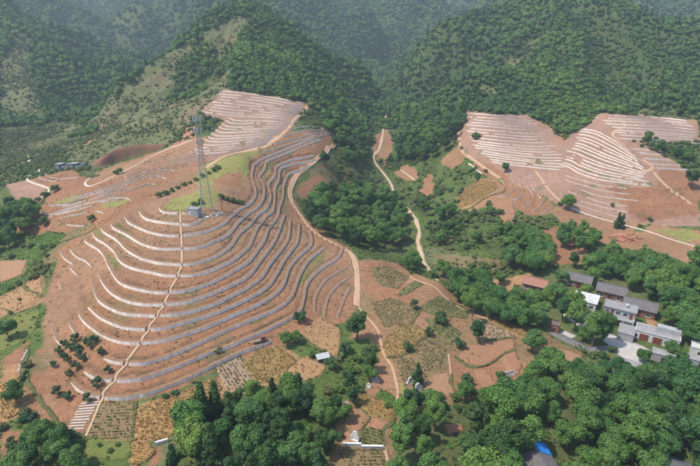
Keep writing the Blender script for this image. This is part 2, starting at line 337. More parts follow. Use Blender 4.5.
SOIL = (0.298, 0.150, 0.080); TAN = (0.315, 0.175, 0.095); PINK = (0.335, 0.20, 0.14); GRASS = (0.095, 0.135, 0.035); YGRASS = (0.25, 0.235, 0.075)
FLOOR = (0.075, 0.105, 0.038); SCRUB = (0.085, 0.10, 0.038); DRY = (0.142, 0.150, 0.066); ORANGE = (0.36, 0.205, 0.10); UPPER = (0.31, 0.19, 0.135); CLIFF = (0.235, 0.105, 0.07); BROWNGREEN = (0.19, 0.145, 0.068)
M = dict(
 ground=mat_ground(),
 cap=mat_plain('earth_cap', (0.255, 0.15, 0.09), 0.3, 1.5, 0.95, 0.3),
 wall=mat_plain('wall_stone', (0.78, 0.69, 0.62), 0.14, 2.5, 0.85, 0.3, True),
 dirt=mat_plain('dirt_track', (0.45, 0.29, 0.185), 0.16, 0.9, 0.95, 0.2), pale=mat_plain('pale_track', (0.56, 0.47, 0.37), 0.14, 0.8, 0.9, 0.2), concrete=mat_plain('concrete', (0.50, 0.47, 0.43), 0.12, 0.8, 0.85, 0.1),
 trail=mat_plain('gravel_trail', (0.54, 0.48, 0.40), 0.2, 0.8, 0.9, 0.3), footpath=mat_plain('footpath', (0.50, 0.36, 0.24), 0.12, 0.9, 0.9, 0.2),
 asphalt=mat_plain('asphalt', (0.17, 0.165, 0.165), 0.15, 0.7, 0.85, 0.1), yard=mat_plain('yard_concrete', (0.44, 0.41, 0.375), 0.10, 0.6, 0.85), rubble=mat_plain('stream_stones', (0.5, 0.46, 0.42), 0.3, 1.3, 0.9, 0.6),
 wheat=mat_rows('wheat', (0.33, 0.19, 0.075), (0.41, 0.25, 0.10), (0.25, 0.19, 0.075), 0.9, 0.5, 0.55, 0.35),
 wheat_green=mat_rows('wheat_green', (0.28, 0.175, 0.075), (0.34, 0.235, 0.09), (0.20, 0.175, 0.06), 0.9, 1.2, 0.9, 0.3),
 plough=mat_rows('ploughed_soil', (0.26, 0.125, 0.07), (0.37, 0.205, 0.12), (0.33, 0.185, 0.105), 1.1, 0.9, 0.5, 0.3),
 plough2=mat_rows('ploughed_soil_b', (0.28, 0.15, 0.085), (0.38, 0.23, 0.135), (0.33, 0.19, 0.11), 1.1, -0.5, 0.5, 0.3),
 tan=mat_rows('fallow_soil', (0.30, 0.17, 0.085), (0.36, 0.22, 0.115), (0.33, 0.195, 0.10), 1.6, 0.6, 0.5, 0.15),
 crop=mat_rows('young_crop', (0.28, 0.165, 0.095), (0.13, 0.13, 0.05), (0.22, 0.145, 0.075), 1.3, -0.8, 0.6, 0.3),
 crop2=mat_rows('dense_crop', (0.20, 0.145, 0.075), (0.095, 0.125, 0.035), (0.16, 0.145, 0.06), 1.2, 0.35, 0.6, 0.35),
 stripe=mat_rows('mulched_rows', (0.25, 0.15, 0.09), (0.40, 0.31, 0.22), (0.30, 0.18, 0.11), 1.5, 0.45, 0.3, 0.25),
 green=mat_rows('green_crop', (0.085, 0.115, 0.03), (0.06, 0.15, 0.025), (0.10, 0.14, 0.035), 1.2, 0.8, 0.5, 0.35),
 grass=mat_rows('meadow', (0.11, 0.14, 0.035), (0.16, 0.19, 0.05), (0.19, 0.16, 0.06), 1.9, 0.2, 0.6, 0.2),
)

# ------------------------------------------------------------------ terrace walls: lines of every slope
def rows(top, bot, n, s0=0.0, s1=1.0, jit=0.5, seed=1, hook=0.0):
    """n lines carried from the upper curve to the lower one, unevenly spaced."""
    r = random.Random(seed); A_ = spline(top, 1.0); B_ = spline(bot, 1.0); m = 24
    q = np.linspace(0, 1, m); f = lambda P, k: np.interp(q, np.linspace(0, 1, len(P)), P[:, k])
    out = []
    for i in range(n):
        t = (i + (r.random() - 0.5) * 0.25) / (n - 1); t = min(max(t, 0), 1)
        P = np.stack([f(A_, 0) * (1 - t) + f(B_, 0) * t, f(A_, 1) * (1 - t) + f(B_, 1) * t], -1)
        ph = r.random() * 6; P[:, 1] += np.sin(q * 9 + ph) * 0.25 * jit
        if hook: P[:, 1] -= np.clip(1 - q / 0.10, 0, 1) * hook; P[:, 0] += np.clip(1 - q / 0.05, 0, 1) * hook * 0.4
        a = int(r.random() * 3 * jit) if not hook else 0; b = m - int(r.random() * 4 * jit)
        out.append(P[a:b])
    return out
LEFTW = [
 (0.8, [(24,221),(30,223.5),(37.5,223)]), (0.8, [(37.5,211),(45,213.5),(53,214),(67.5,211),(82.6,205.5),(102.5,200),(119,197.8),(128,198.5),(132,201)]),
 (0.8, [(48.8,203),(51,205.5),(60,205),(69,204.5),(80,198.5),(95,193),(110,188),(125,182.5),(140,177.5)]),
 (0.8, [(95,196.5),(110,191.5),(125,186),(140,180),(152,176),(161,176.5),(167,179)]), (0.8, [(105.5,198),(125,192),(140,186.5),(151,183.5),(156,185)]),
 (0.8, [(120,178),(140,172.5),(160,170),(170,170),(179,171)]), (0.8, [(59,222.3),(66.5,224.5),(75,225.5),(84.5,225.7)]),
 (0.8, [(59,220),(77,214.5),(90,211.5),(96.5,211.3),(102.5,212),(104.5,214.3)]), (0.7, [(50,215.5),(72.5,207.5),(95,202),(110,200.5)]),
 *[(0.6, l) for l in rows([(112,180),(140,167.5),(170,154),(195,147)], [(150,181),(175,171),(195,165),(225,156)], 7, jit=0.8, seed=22)],
 *[(0.6, l) for l in rows([(62,203),(95,191),(125,180.5),(148,172)], [(48,217.5),(80,209),(110,202.5),(133,196)], 5, jit=1.2, seed=12)],
 (0.9, [(44,173),(48,176.5),(56,178.5),(66,178.5),(80,177)]), (0.9, [(37.5,175.5),(42,179),(50,181),(57,181.5)]),
]
UPPERW = rows([(222,91),(245,93),(270,97),(308,104)], [(203,112),(235,115.5),(262,117),(296,120)], 9, jit=0.6, seed=3) \
       + rows([(228,119),(240,120.5),(265,121),(293,123)], [(190,154),(215,153),(243,149),(270,142)], 12, jit=0.6, seed=4, hook=2.2)
UPPERW2 = rows([(288,131),(298,128),(310,126.5),(322,128)], [(262,153),(285,146),(305,139.5),(330,134)], 4, jit=0.6, seed=8)
RG = {
 'left': rows([(468,113.5),(490,114.5),(510,116),(531,117.5)], [(466,136),(500,140.5),(530,143),(555,142)], 9, jit=0.8, seed=5) + rows([(468,139),(500,143.5),(530,146),(556,145)], [(488,161),(515,165),(545,168.5),(572,170)], 9, jit=0.8, seed=15),
 'middle': rows([(582,129),(597,131),(612,139),(628,150),(641,160)], [(557,164),(568,167),(580,173.5),(604,180.5),(651,186)], 14, jit=0.6, seed=6),
 'top': rows([(597,115),(630,116.5),(665,118),(692,121.5)], [(619,138),(650,140),(675,141.5),(700,143.5)], 9, jit=0.6, seed=7),
 'shoulder': rows([(630,148.5),(638,149),(645,149.5),(651,150.5)], [(655,168),(666,169),(678,169.5),(692,170)], 5, jit=0.4, seed=9),
}
RG6 = [[(493,193),(502,190),(504,184),(500,180)], [(497,197),(507.5,195.5),(513.5,189.5),(511,183)], [(510,200.5),(519.5,198),(524,190.5),(521,184.5)],
       [(523,207.5),(529,204.5),(534.6,197),(529,187)], [(533,211.5),(540,206.5),(543.6,200.5),(539,194.5)], [(541,214.5),(547,211),(551.5,206.5)], [(520,178),(527,176),(534,174.5)], [(526,183),(533,181),(540,178.5)], [(534,190),(540,187.5),(546,184.5)]]
RG5 = rows([(605,190),(630,191),(660,192),(700,189)], [(630,222),(655,219),(680,217),(700,216)], 8, jit=1.2, seed=10)
WALLS = []       # (samples xyz, height, tread half width, block length, material tint, label, name, group)
def reg(lines, H, w, blk, tint, label, name='terrace_wall', group=None, out=0.30):
    for k, ln in enumerate(lines):
        L = np.asarray(ln, float)
        P = ground_at(L[:, 0], L[:, 1]); P = spline(P, 0.8); P[:, 2] = height(P[:, 0], P[:, 1])
        WALLS.append(dict(P=P, H=H, w=w, blk=blk, tint=tint, label=label(k) if callable(label) else label, name=name, group=group, out=out))
main = [ln for lv, ln in FRONT[:14]]; side = [ln for lv, ln in FRONT[14:17]]; stub = [ln for lv, ln in FRONT[17:]]
reg(main, 1.25, 2.8, 0.85, 1.12, lambda k: f'pale stone block terrace wall on the front hill, {ORD[k+1]} down from the lattice tower', group='walls of the front hill')
reg(side, 0.6, 2.5, 0.9, 0.9, lambda k: ['low stone terrace wall beside the dirt track, highest of the three short ones', 'low stone terrace wall beside the dirt track, middle of the three short ones', 'low stone terrace wall nearest to the dirt track junction, lowest of three'][k], group='short walls by the dirt track')
reg(stub, 0.9, 2.2, 0.9, 1.05, lambda k: f'short white stone wall at the left edge of the front hill, {ORD[k+1]} from the top', group='short walls at the left edge of the front hill')
reg([l for h, l in LEFTW], 0.75, 1.6, 1.2, 0.92, out=0.42, label= lambda k: f'low pale stone wall on the left flank behind the front hill, {ORD[k+1]} of its cluster' if k < 21 else ['curved white wall in the brown field by the left road, upper one', 'curved white wall in the brown field by the left road, lower one'][k - 21], group='low walls on the left flank')
reg(UPPERW, 0.9, 2.4, 1.5, 0.9, out=0.45, label= lambda k: f'thin pale stone terrace wall on the slope above the tower, {ORD[k+1]} from the top', group='walls of the upper slope')
reg(UPPERW2, 1.1, 2.4, 1.1, 0.8, out=0.42, label= lambda k: f'dark edged terrace bank right of the upper track, {ORD[k+1]} from the top', group='banks right of the upper track')
for nm, txt in (('left', 'left terraces of the right hillside'), ('middle', 'middle terraces of the right hillside below the switchback'), ('top', 'topmost terraces of the right hillside'), ('shoulder', 'small terraces beside the hedge on the right hillside')):
    reg(RG[nm], 1.1, 1.8, 1.6, 1.0, out=0.45, label= lambda k: f'white stone wall in the {txt}, {ORD[k+1]} from the top', group=f'walls in the {txt}')
reg(rows([(562,174),(578,178.5),(600,185),(640,189)], [(566,201),(590,209),(615,216),(642,220)], 6, jit=1.2, seed=31), 0.5, 1.6, 1.6, 0.85, out=0.42, label=lambda k: f'faint low wall in the lower part of the right hillside, {ORD[k+1]} from the top', group='faint walls of the lower right hillside')
reg(RG6, 0.8, 1.8, 1.0, 1.0, lambda k: f'curved stone wall on the small knoll below the right hillside, {ORD[k+1]} of nine', group='walls of the small knoll')
BANKP = []
bank_lines = [(ground_at(*np.asarray(l, float).T)) for l in RG5]
# step the land at every wall: level treads, a drop at the wall
own = np.zeros_like(Z, dtype=int); off = np.zeros_like(Z); best = np.full_like(Z, 1e9); cut = np.zeros_like(Z)
i0 = int(np.searchsorted(xs, -300)); j0 = int(np.searchsorted(ys, 70)); I1 = i0 + 600; J1 = j0 + 330
def uphill(P):
    T = np.gradient(P[:, :2], axis=0); T /= np.maximum(np.linalg.norm(T, axis=1)[:, None], 1e-6)
    Nn = np.stack([-T[:, 1], T[:, 0]], -1)
    a = height(P[:, 0] + 2.5 * Nn[:, 0], P[:, 1] + 2.5 * Nn[:, 1]) - height(P[:, 0] - 2.5 * Nn[:, 0], P[:, 1] - 2.5 * Nn[:, 1])
    if a.mean() < 0: Nn = -Nn
    return T, Nn
STEP = 0.8
def stamp(P, N_, H, w, taper=3.0, tag_=0):
    s = np.arange(len(P)) * 0.8; tp = np.clip(np.minimum(s, s[-1] - s) / taper, 0.12, 1)
    for (x, y, z), nn, t in zip(P, N_, tp):
        a0 = max(int(x - w + 300) + i0, i0); a1 = min(int(x + w + 300) + 2 + i0, I1); b0 = max(int(y - w - 70) + j0, j0); b1 = min(int(y + w - 70) + 2 + j0, J1)
        if a1 <= a0 or b1 <= b0: continue
        dx = xs[a0:a1][None] - x; dy = ys[b0:b1][:, None] - y
        d = dx * nn[0] + dy * nn[1] - STEP; r = np.hypot(dx, dy)
        o = np.where(d > 0, 1, -1) * H / 2 * t * np.clip(1 - np.abs(d) / w, 0, 1)
        m = r < best[b0:b1, a0:a1]
        best[b0:b1, a0:a1] = np.where(m, r, best[b0:b1, a0:a1]); off[b0:b1, a0:a1] = np.where(m, o, off[b0:b1, a0:a1]); own[b0:b1, a0:a1] = np.where(m, tag_, own[b0:b1, a0:a1])
for W in WALLS:
    W['T'], W['N'] = uphill(W['P']); stamp(W['P'], W['N'], W['H'], W['w'], tag_=1 if W['group'] == 'walls of the front hill' else 0)
for P in bank_lines:
    P = spline(P, 0.8); P[:, 2] = height(P[:, 0], P[:, 1]); T_, N_ = uphill(P); stamp(P, N_, 1.8, 1.8); BANKP.append(P)
Z0 = Z.copy(); groove = (own == 1) & (off > 0) & (best > 1.35) & (best < 2.35)      # shallow groove just uphill of each front hill wall, coloured darker
Z = Z + off - 0.22 * groove
# the red cut bank behind the left road: a scarp pressed into the foot of the hill
cl = spline(ground_at([96,104,116,128,140,152,162], [168,167,163,160,157,153,149]), 0.8)
T_, N_ = uphill(cl)
for (x, y, z), nn, t in zip(cl, N_, np.sin(np.linspace(0.15, math.pi - 0.1, len(cl)))):
    a0 = int(x - 16 + 300) + i0; a1 = int(x + 16 + 300) + i0; b0 = int(y - 16 - 70) + j0; b1 = int(y + 18 - 70) + j0
    dx = xs[a0:a1][None] - x; dy = ys[b0:b1][:, None] - y; d = dx * nn[0] + dy * nn[1]; r = np.abs(dx * nn[1] - dy * nn[0])
    cut[b0:b1, a0:a1] = np.maximum(cut[b0:b1, a0:a1], np.where(r < 1.2, t * np.clip(d / 2.5, 0, 1) * np.clip(1 - (d - 2.5) / 12, 0, 1), 0))
Z = Z + cut * 8.0

# ------------------------------------------------------------------ ground cover: what grows or lies where
PXv, PYv = project(X, Y, Z)
def ragged(x, y): return (fbm(x, y, 9, 71, 3) - 0.5) * 9, (fbm(x, y, 9, 81, 3) - 0.5) * 6
PXv = PXv + ragged(X, Y)[0]; PYv = PYv + ragged(X, Y)[1]      # uneven edges between covers
def inside(poly, px=None, py=None):
    px = PXv if px is None else px; py = PYv if py is None else py
    P = np.asarray(poly, float); r = np.zeros(px.shape, bool)
    for (x1, y1), (x2, y2) in zip(P, np.roll(P, -1, 0)):
        if y1 == y2: continue
        c = (y1 > py) != (y2 > py)
        r ^= c & (px < (x2 - x1) * (py - y1) / (y2 - y1) + x1)
    return r
COLR = np.empty((NY, NX, 3)); COLR[:] = GRASS
nA = fbm(X, Y, 22, 41, 4); nB = fbm(X, Y, 7, 51, 3); nC = fbm(X, Y, 60, 61, 3)
def blend(mask, col, a=1.0):
    m = (mask * a)[..., None]; COLR[:] = COLR * (1 - m) + np.array(col) * m
blend(sstep(0.45, 0.6, nA), DRY, 0.6); blend(sstep(0.55, 0.65, nB), SCRUB, 0.7)
blend(sstep(380, 430, dist), FLOOR); blend(sstep(380, 430, dist) * sstep(0.5, 0.66, nA), SCRUB, 0.8)
ZONES = [ # colour, reach, outline
 (DRY, 620, [(60,145),(140,72),(190,42),(240,14),(252,20),(230,55),(226,86),(200,112),(165,145),(120,150),(90,165),(70,165)]),
 (DRY, 700, [(20,30),(38,40),(25,62),(40,95),(45,118),(0,118),(0,60),(10,50)]),
 (DRY, 560, [(470,98),(490,82),(538,33),(548,36),(520,70),(500,95)]), (DRY, 460, [(625,115),(632,95),(640,92),(655,100),(690,112),(700,118)]),
 (YGRASS, 420, [(0,152),(30,143),(40,152),(28,162),(0,170)]), (SCRUB, 560, [(0,165),(60,140),(110,110),(40,110),(0,120)]), (DRY, 520, [(25,150),(50,128),(105,108),(120,105),(95,120),(70,135),(45,150)]),
 (PINK, 300, [(2,172),(25,165),(36,178),(48,190),(40,203),(22,205),(8,190)]),
 (SOIL, 300, [(30,178),(44,170),(70,168),(90,178),(110,177),(165,150),(200,138),(235,140),(240,150),(200,165),(150,195),(95,226),(66,250),(40,236),(8,228),(20,215),(45,203),(52,190)]),
 (YGRASS, 260, [(50,205),(65,196),(85,193),(70,203)]), (YGRASS, 240, [(100,207),(112,201),(128,201),(122,207)]), (BROWNGREEN, 230, [(60,235),(85,226),(100,222),(85,238),(60,258),(40,268),(20,280),(10,275),(40,250)]),
 (SOIL, 330, [(45,305),(58,250),(90,228),(130,200),(190,170),(240,150),(262,150),(285,132),(330,128),(330,150),(318,160),(298,174),(292,200),(310,222),(352,250),(362,300),(345,320),(300,340),(250,357),(200,376),(150,398),(100,403),(65,400),(40,385),(42,345)]),
 (YGRASS, 235, [(160,208),(172,198),(205,188),(218,192),(216,206),(190,212),(165,213)]), (YGRASS, 290, [(205,165),(228,155),(262,150),(250,160),(247,172),(238,188),(225,186),(200,188),(192,180)]), (SOIL, 280, [(212,178),(240,172),(244,188),(232,194),(214,186)]),
 (TAN, 340, [(88,180),(100,172),(165,148),(205,136),(206,146),(160,160),(112,180)]), (BROWNGREEN, 330, [(300,182),(318,166),(345,158),(356,172),(335,192),(318,206),(302,206)]), (SOIL, 330, [(298,192),(304,180),(322,176),(332,182),(312,188),(305,200)]), (GRASS, 350, [(330,168),(340,158),(350,160),(345,172)]),
 (UPPER, 420, [(222,89),(312,102),(296,121),(283,136),(250,152),(185,164),(165,160),(205,146),(208,136),(225,121),(200,113)]),
 (FLOOR, 400, [(205,115),(224,119),(212,132),(200,136),(203,126)]),
 (PINK, 420, [(466,111),(531,115),(550,128),(562,140),(580,128),(597,113),(700,119),(700,143),(655,141),(662,152),(690,172),(700,180),(700,225),(640,226),(560,208),(548,197),(520,190),(490,168),(470,158),(457,140)]),
 (SOIL, 330, [(602,186),(655,187),(660,170),(700,172),(700,213),(640,221),(625,205)]), (SOIL, 330, [(470,158),(492,166),(522,188),(548,198),(558,212),(530,216),(508,204),(488,197),(500,185),(480,172)]),
 (TAN, 300, [(548,206),(600,218),(700,230),(700,268),(650,252),(600,243),(585,232),(560,226)]), (GRASS, 300, [(630,232),(650,222),(652,218),(646,232)]), (YGRASS, 300, [(655,230),(690,228),(700,240),(680,243)]),
 (ORANGE, 320, [(455,200),(468,184),(482,178),(497,182),(497,190),(472,207),(460,210)]), (TAN, 300, [(462,212),(490,196),(514,198),(516,222),(500,222),(498,206)]),
 (TAN, 420, [(392,172),(408,165),(420,175),(412,185)]), (TAN, 420, [(372,150),(378,132),(390,128),(393,148),(384,166)]), (GRASS, 420, [(400,182),(418,178),(428,194),(402,198)]), (SOIL, 420, [(418,190),(430,172),(436,186),(426,200)]), (TAN, 420, [(440,160),(458,142),(466,158),(452,170)]), (DRY, 420, [(425,250),(445,248),(470,258),(455,272),(432,268)]), (BROWNGREEN, 420, [(435,255),(500,258),(495,280),(470,288),(440,280)]),
 (SOIL, 260, [(528,232),(560,225),(580,235),(590,262),(545,268),(525,262)]), (ORANGE, 260, [(490,280),(530,272),(520,285),(498,296)]),
 (TAN, 230, [(358,262),(372,258),(400,266),(440,284),(475,312),(520,325),(585,352),(578,366),(545,372),(520,395),(470,400),(430,410),(395,440),(395,470),(330,470),(335,430),(340,380),(345,350),(362,318)]),
 (SOIL, 230, [(362,258),(385,262),(420,296),(395,312),(368,302)]), (SOIL, 200, [(425,360),(460,350),(500,360),(500,395),(440,400)]), (BROWNGREEN, 200, [(430,330),(455,345),(448,372),(428,372),(410,352)]),
 (GRASS, 190, [(322,395),(335,362),(350,340),(372,338),(378,355),(370,385),(345,400),(330,420)]), (YGRASS, 180, [(395,385),(420,380),(432,400),(405,400)]),
 (GRASS, 230, [(0,250),(50,232),(66,236),(42,262),(20,290),(42,296),(45,310),(30,345),(28,385),(40,420),(80,436),(135,440),(130,480),(0,480)]),
 (SOIL, 200, [(0,260),(28,259),(22,278),(0,284)]), (TAN, 190, [(0,297),(42,276),(46,300),(0,320)]), (SOIL, 180, [(0,360),(28,340),(28,352),(15,372),(0,376)]), (ORANGE, 170, [(0,372),(16,362),(22,380),(25,415),(0,425)]), (SOIL, 160, [(0,428),(25,430),(30,455),(0,462)]),
 (SOIL, 170, [(35,350),(62,345),(105,360),(100,402),(85,434),(60,430),(30,415),(25,395)]), (BROWNGREEN, 170, [(20,360),(50,350),(55,365),(35,372)]), (TAN, 150, [(42,395),(60,388),(52,412),(42,416)]),
 (BROWNGREEN, 170, [(84,437),(103,402),(137,402),(134,440)]), (ORANGE, 170, [(134,440),(138,404),(182,390),(222,378),(250,356),(275,345),(300,360),(290,380),(225,395),(205,415),(180,432),(155,460),(132,466)]),
 (YGRASS, 160, [(88,440),(132,440),(132,456),(84,460)]), (DRY, 150, [(150,440),(185,425),(180,466),(150,466)]), (SOIL, 140, [(152,455),(162,448),(163,466),(150,468)]),
]
for c, reach, poly in ZONES:
    blend(inside(poly) & (dist < reach * 1.12), c)
blend((best < 1.9) & (best > 0.2) & (nB > 0.66) & (dist < 330), GRASS, 0.55)                       # weeds along the walls
soilish = (dist < 330)
blend(soilish * sstep(0.42, 0.62, nC) * (inside(ZONES[12][2]) & ~inside(ZONES[13][2]) & ~inside(ZONES[14][2])), (0.30, 0.182, 0.108), 0.65)
blend(groove * sstep(0.25, 0.5, nB), (0.15, 0.082, 0.05), 0.75)  # darker brown strip along the uphill side of the front walls
blend(inside(ZONES[39][2]) * (dist < 240) * sstep(0.48, 0.62, nA), BROWNGREEN, 0.6)
blend(inside(ZONES[0][2]) * (dist < 690) * sstep(0.55, 0.7, nA), (0.20, 0.145, 0.085), 0.7)
blend(soilish * sstep(0.64, 0.76, nA) * inside([(60,250),(150,190),(250,180),(350,250),(350,300),(200,375),(100,400),(50,345)]), BROWNGREEN, 0.65)
for poly in ([(112,222),(128,228),(134,240),(120,236)], [(103,250),(112,256),(120,262),(128,268),(118,270)], [(110,238),(125,246),(140,258),(122,248)], [(160,216),(178,216),(178,222),(160,219)], [(92,232),(100,226),(104,240),(98,244)],
             [(278,190),(292,186),(288,210),(280,214)], [(296,285),(310,262),(330,250),(318,268),(306,284)], [(280,196),(286,198),(284,212)], [(258,186),(270,160),(276,158),(268,182)]):
    blend(inside(poly) * (0.55 + 0.45 * sstep(0.4, 0.6, nB)), (0.14, 0.16, 0.05), 0.8)
blend(np.clip(cut * 4, 0, 1) * (0.7 + 0.3 * sstep(0.3, 0.5, nB)), CLIFF)
bd_ = np.full(Z.shape, 9.0)
for P in BANKP:
    for x_, y_, _z in P:
        a_ = int(x_ + 300) + i0; b_ = int(y_ - 70) + j0
        if i0 + 2 < a_ < I1 - 2 and j0 + 2 < b_ < J1 - 2: bd_[b_ - 1:b_ + 2, a_ - 1:a_ + 2] = np.minimum(bd_[b_ - 1:b_ + 2, a_ - 1:a_ + 2], np.hypot(xs[a_ - 1:a_ + 2][None] - x_, ys[b_ - 1:b_ + 2][:, None] - y_))
blend((bd_ < 1.1) * sstep(0.3, 0.5, nB), (0.26, 0.125, 0.08), 0.7)
for poly, reach in (([(85,143),(92,132),(104,124),(100,131),(90,144)], 460), ([(184,140),(186,128),(196,126),(196,138)], 380), ([(170,144),(186,138),(190,142),(175,150)], 380), ([(556,142),(560,133),(565,141)], 360), ([(345,105),(353,112),(345,112)], 480), ([(612,236),(630,232),(636,240),(622,241)], 280)):
    blend(inside(poly) & (dist < reach * 1.1), (0.37, 0.185, 0.11))

idx = np.arange(NX * NY).reshape(NY, NX)
GF = np.stack([idx[:-1, :-1], idx[:-1, 1:], idx[1:, 1:], idx[1:, :-1]], -1).reshape(-1, 4)
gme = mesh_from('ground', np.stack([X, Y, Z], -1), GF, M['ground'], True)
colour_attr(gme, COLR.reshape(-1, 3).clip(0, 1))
tag(add('ground', gme), 'terraced red soil hills, fields and wooded mountain slopes', 'ground', kind='structure')

# ------------------------------------------------------------------ the terrace walls themselves: rows of stone blocks
FOOT = spline(ground_at([180,181.5,182,182,178,170,165,157.5,149,141.5,126.5,115,103,86], [212,236,249,265,277,293,305,316,330,343,364,381,398,437]), 0.5)
BOXF = np.array([(0,1,2,3),(7,6,5,4),(0,4,5,1),(1,5,6,2),(2,6,7,3),(3,7,4,0)])
def wall_mesh(W, rnd):
    """A run of abutting stone blocks following the line, earth on top."""
    P, T_, N_, H = W['P'], W['T'], W['N'], W['H']
    s = np.arange(len(P)) * 0.8; L = s[-1]; n_ = max(2, int(L / W['blk'])); q = np.linspace(0, L, n_ + 1); q[1:-1] += np.array([rnd.uniform(-0.2, 0.2) for _ in range(n_ - 1)]) * W['blk']
    p = np.stack([np.interp(q, s, P[:, k]) for k in range(3)], -1); nn = unit_(np.stack([np.interp(q, s, N_[:, k]) for k in range(2)], -1))
    e = np.minimum(1.0, 0.45 + np.minimum(q, L - q) / 3.0); top = p[:, 2] + H / 2 * 0.93 * e + 0.05; V = []; tint = []; run = 0
    for i in range(n_):
        c = (p[i] + p[i + 1]) / 2
        if np.min((FOOT[:, 0] - c[0]) ** 2 + (FOOT[:, 1] - c[1]) ** 2) < 0.4: continue
        j = rnd.uniform(-0.025, 0.025); f0 = -W['out'] + j; f1 = f0 + 0.12; bk = 0.95; dz = rnd.uniform(-0.03, 0.03)
        if W['out'] > 0.4:      # weathered, partly buried walls of the far slopes
            run = run - 1 if run > 0 else (rnd.randint(1, 4) if rnd.random() < 0.03 else 0)
            if run: continue
            dz = rnd.uniform(-0.2, 0.06)
        for lv in (0, 1):
            for k, d in ((i, (f0, f1)[lv]), (i + 1, (f0, f1)[lv]), (i + 1, bk), (i, bk)):
                w_ = 0.985 if k == i else 0.015
                x = p[i] * w_ + p[i + 1] * (1 - w_)
                V.append((x[0] + nn[k, 0] * d, x[1] + nn[k, 1] * d, (top[k] + dz) if lv else p[k, 2] - H / 2 - 0.5))
        tint += [W['tint'] * rnd.uniform(0.80 if W['out'] < 0.4 else 0.93, 1.08)] * 8
    if not V: return None
    m = len(V) // 8; F = (BOXF[None] + (np.arange(m) * 8)[:, None, None]).reshape(-1, 4)
    me = mesh_from(W['name'], V, F, M['wall']); me.materials.append(M['cap']); me.polygons.foreach_set('material_index', np.tile([0, 1, 0, 0, 0, 0], m).astype('i4')); tt = np.array(tint)
    colour_attr(me, np.stack([tt, tt * 0.985, tt * 0.97], -1)); return me
def unit_(v): return v / np.maximum(np.linalg.norm(v, axis=-1, keepdims=True), 1e-9)
rw = random.Random(5)
for W in WALLS:
    me = wall_mesh(W, rw)
    if me: tag(add(W['name'], me), W['label'], 'wall', W['group'])

# ------------------------------------------------------------------ paths and roads: draped ribbons with their own edges
def ribbon(name, px, width, mat, label, lift=0.10, world=None, ragged=0.12, step=0.7):
    P = spline(ground_at(*np.asarray(px, float).T), step) if world is None else spline(world, step)
    T_ = np.gradient(P[:, :2], axis=0); T_ /= np.maximum(np.linalg.norm(T_, axis=1)[:, None], 1e-6); Nn = np.stack([-T_[:, 1], T_[:, 0]], -1)
    r = np.random.default_rng(len(px)); k = len(P); V = []; offs = np.array([-0.5, -0.5, -0.25, 0, 0.25, 0.5, 0.5])
    wob = [np.convolve(r.normal(0, 1, k + 6), np.ones(7) / 7, 'valid') for _ in (0, 1)]
    for j, o_ in enumerate(offs):
        e = o_ * width + (np.sign(o_) * ragged * width * wob[0 if o_ < 0 else 1] if abs(o_) == 0.5 else 0)
        x = P[:, 0] + Nn[:, 0] * e; y = P[:, 1] + Nn[:, 1] * e
        z = np.maximum(height(x, y), height(P[:, 0], P[:, 1]) - 0.4) + (lift if 0 < j < 6 else -0.35)
        V.append(np.stack([x, y, z], -1))
    V = np.stack(V, 1).reshape(-1, 3); m = len(offs)
    a = (np.arange(k - 1)[:, None] * m + np.arange(m - 1)[None]).ravel()
    F = np.stack([a, a + 1, a + m + 1, a + m], -1)
    return tag(add(name, mesh_from(name, V, F, mat, True)), label, 'path', kind='structure')
ribbon('stepped_footpath', [], 0.6, M['footpath'], 'narrow pale footpath running straight down the front hill', 0.2, world=FOOT, step=0.4)
TRACK = [(357,306),(358,285),(356,264),(350,252.5),(340,246.5),(325,238.5),(310,227.5),(300,214),(293,204),(290,192),(294,181),(299,173),(310,165),(318,158),(327,151.5),(333.5,146),(335.5,141),(333,135),(322,129)]
ribbon('dirt_track', TRACK, 2.3, M['dirt'], 'brown dirt track along the right edge of the front hill', 0.12)
ribbon('upper_track', [(313,102),(303,113),(295,119),(290,127),(283,134),(277,140)], 2.2, M['dirt'], 'tan track climbing the right edge of the upper terraces')
ribbon('saddle_road', [(280,137),(268,145),(250,150.5),(232,154),(216,161),(206,168)], 3.4, M['dirt'], 'wide tan dirt road on the saddle behind the tower')
ribbon('kerbed_lane', [(90,178),(85,183),(88,186),(95,184.5),(110,178),(129.5,168.5),(147.5,158.8),(164,150.5),(179,145),(192,140)], 1.2, M['pale'], 'thin pale lane below the red cut bank')
ribbon('concrete_lane', [(27,156.5),(30,162.5),(37.5,168.5),(39,171.5),(30,175.5),(27.8,180),(34.5,183.5),(45,187),(49,191),(42,197)], 1.5, M['pale'], 'winding pale concrete lane in the left valley')
STREAM = [(391.5,100),(390,110),(384.6,123),(383,133),(379.5,149),(374,156),(377,165),(385,175),(391,184),(394,193),(401,203),(410,212),(416,220),(419,232),(418,243),(421,252),(424,262),(430,273),(438,281)]
ribbon('stream_trail', STREAM, 1.9, M['footpath'], 'pale gravel trail following the valley stream', ragged=0.3)
FIELDTRACK = [(358,303),(362,312),(372.5,323),(378,331),(381.6,344),(384,354),(392,366.5),(395,377),(398,393.5),(394,409),(393.5,421),(386.5,428.6),(384.5,443),(388,463),(390,480)]
ribbon('field_path', FIELDTRACK, 0.8, M['dirt'], 'narrow trodden path through the middle fields')
ribbon('ridge_path', [(408,276),(421,282),(436,288),(452,303),(465,310),(482,317),(500,322)], 0.9, M['dirt'], 'faint path on the field edge above the stream trees')
EDGEPATH = [(572,208),(586,214),(610,221),(628,226),(650,232),(670,239),(700,248)]
ribbon('field_edge_path', EDGEPATH, 0.9, M['pale'], 'pale path with marker stones below the right hillside')
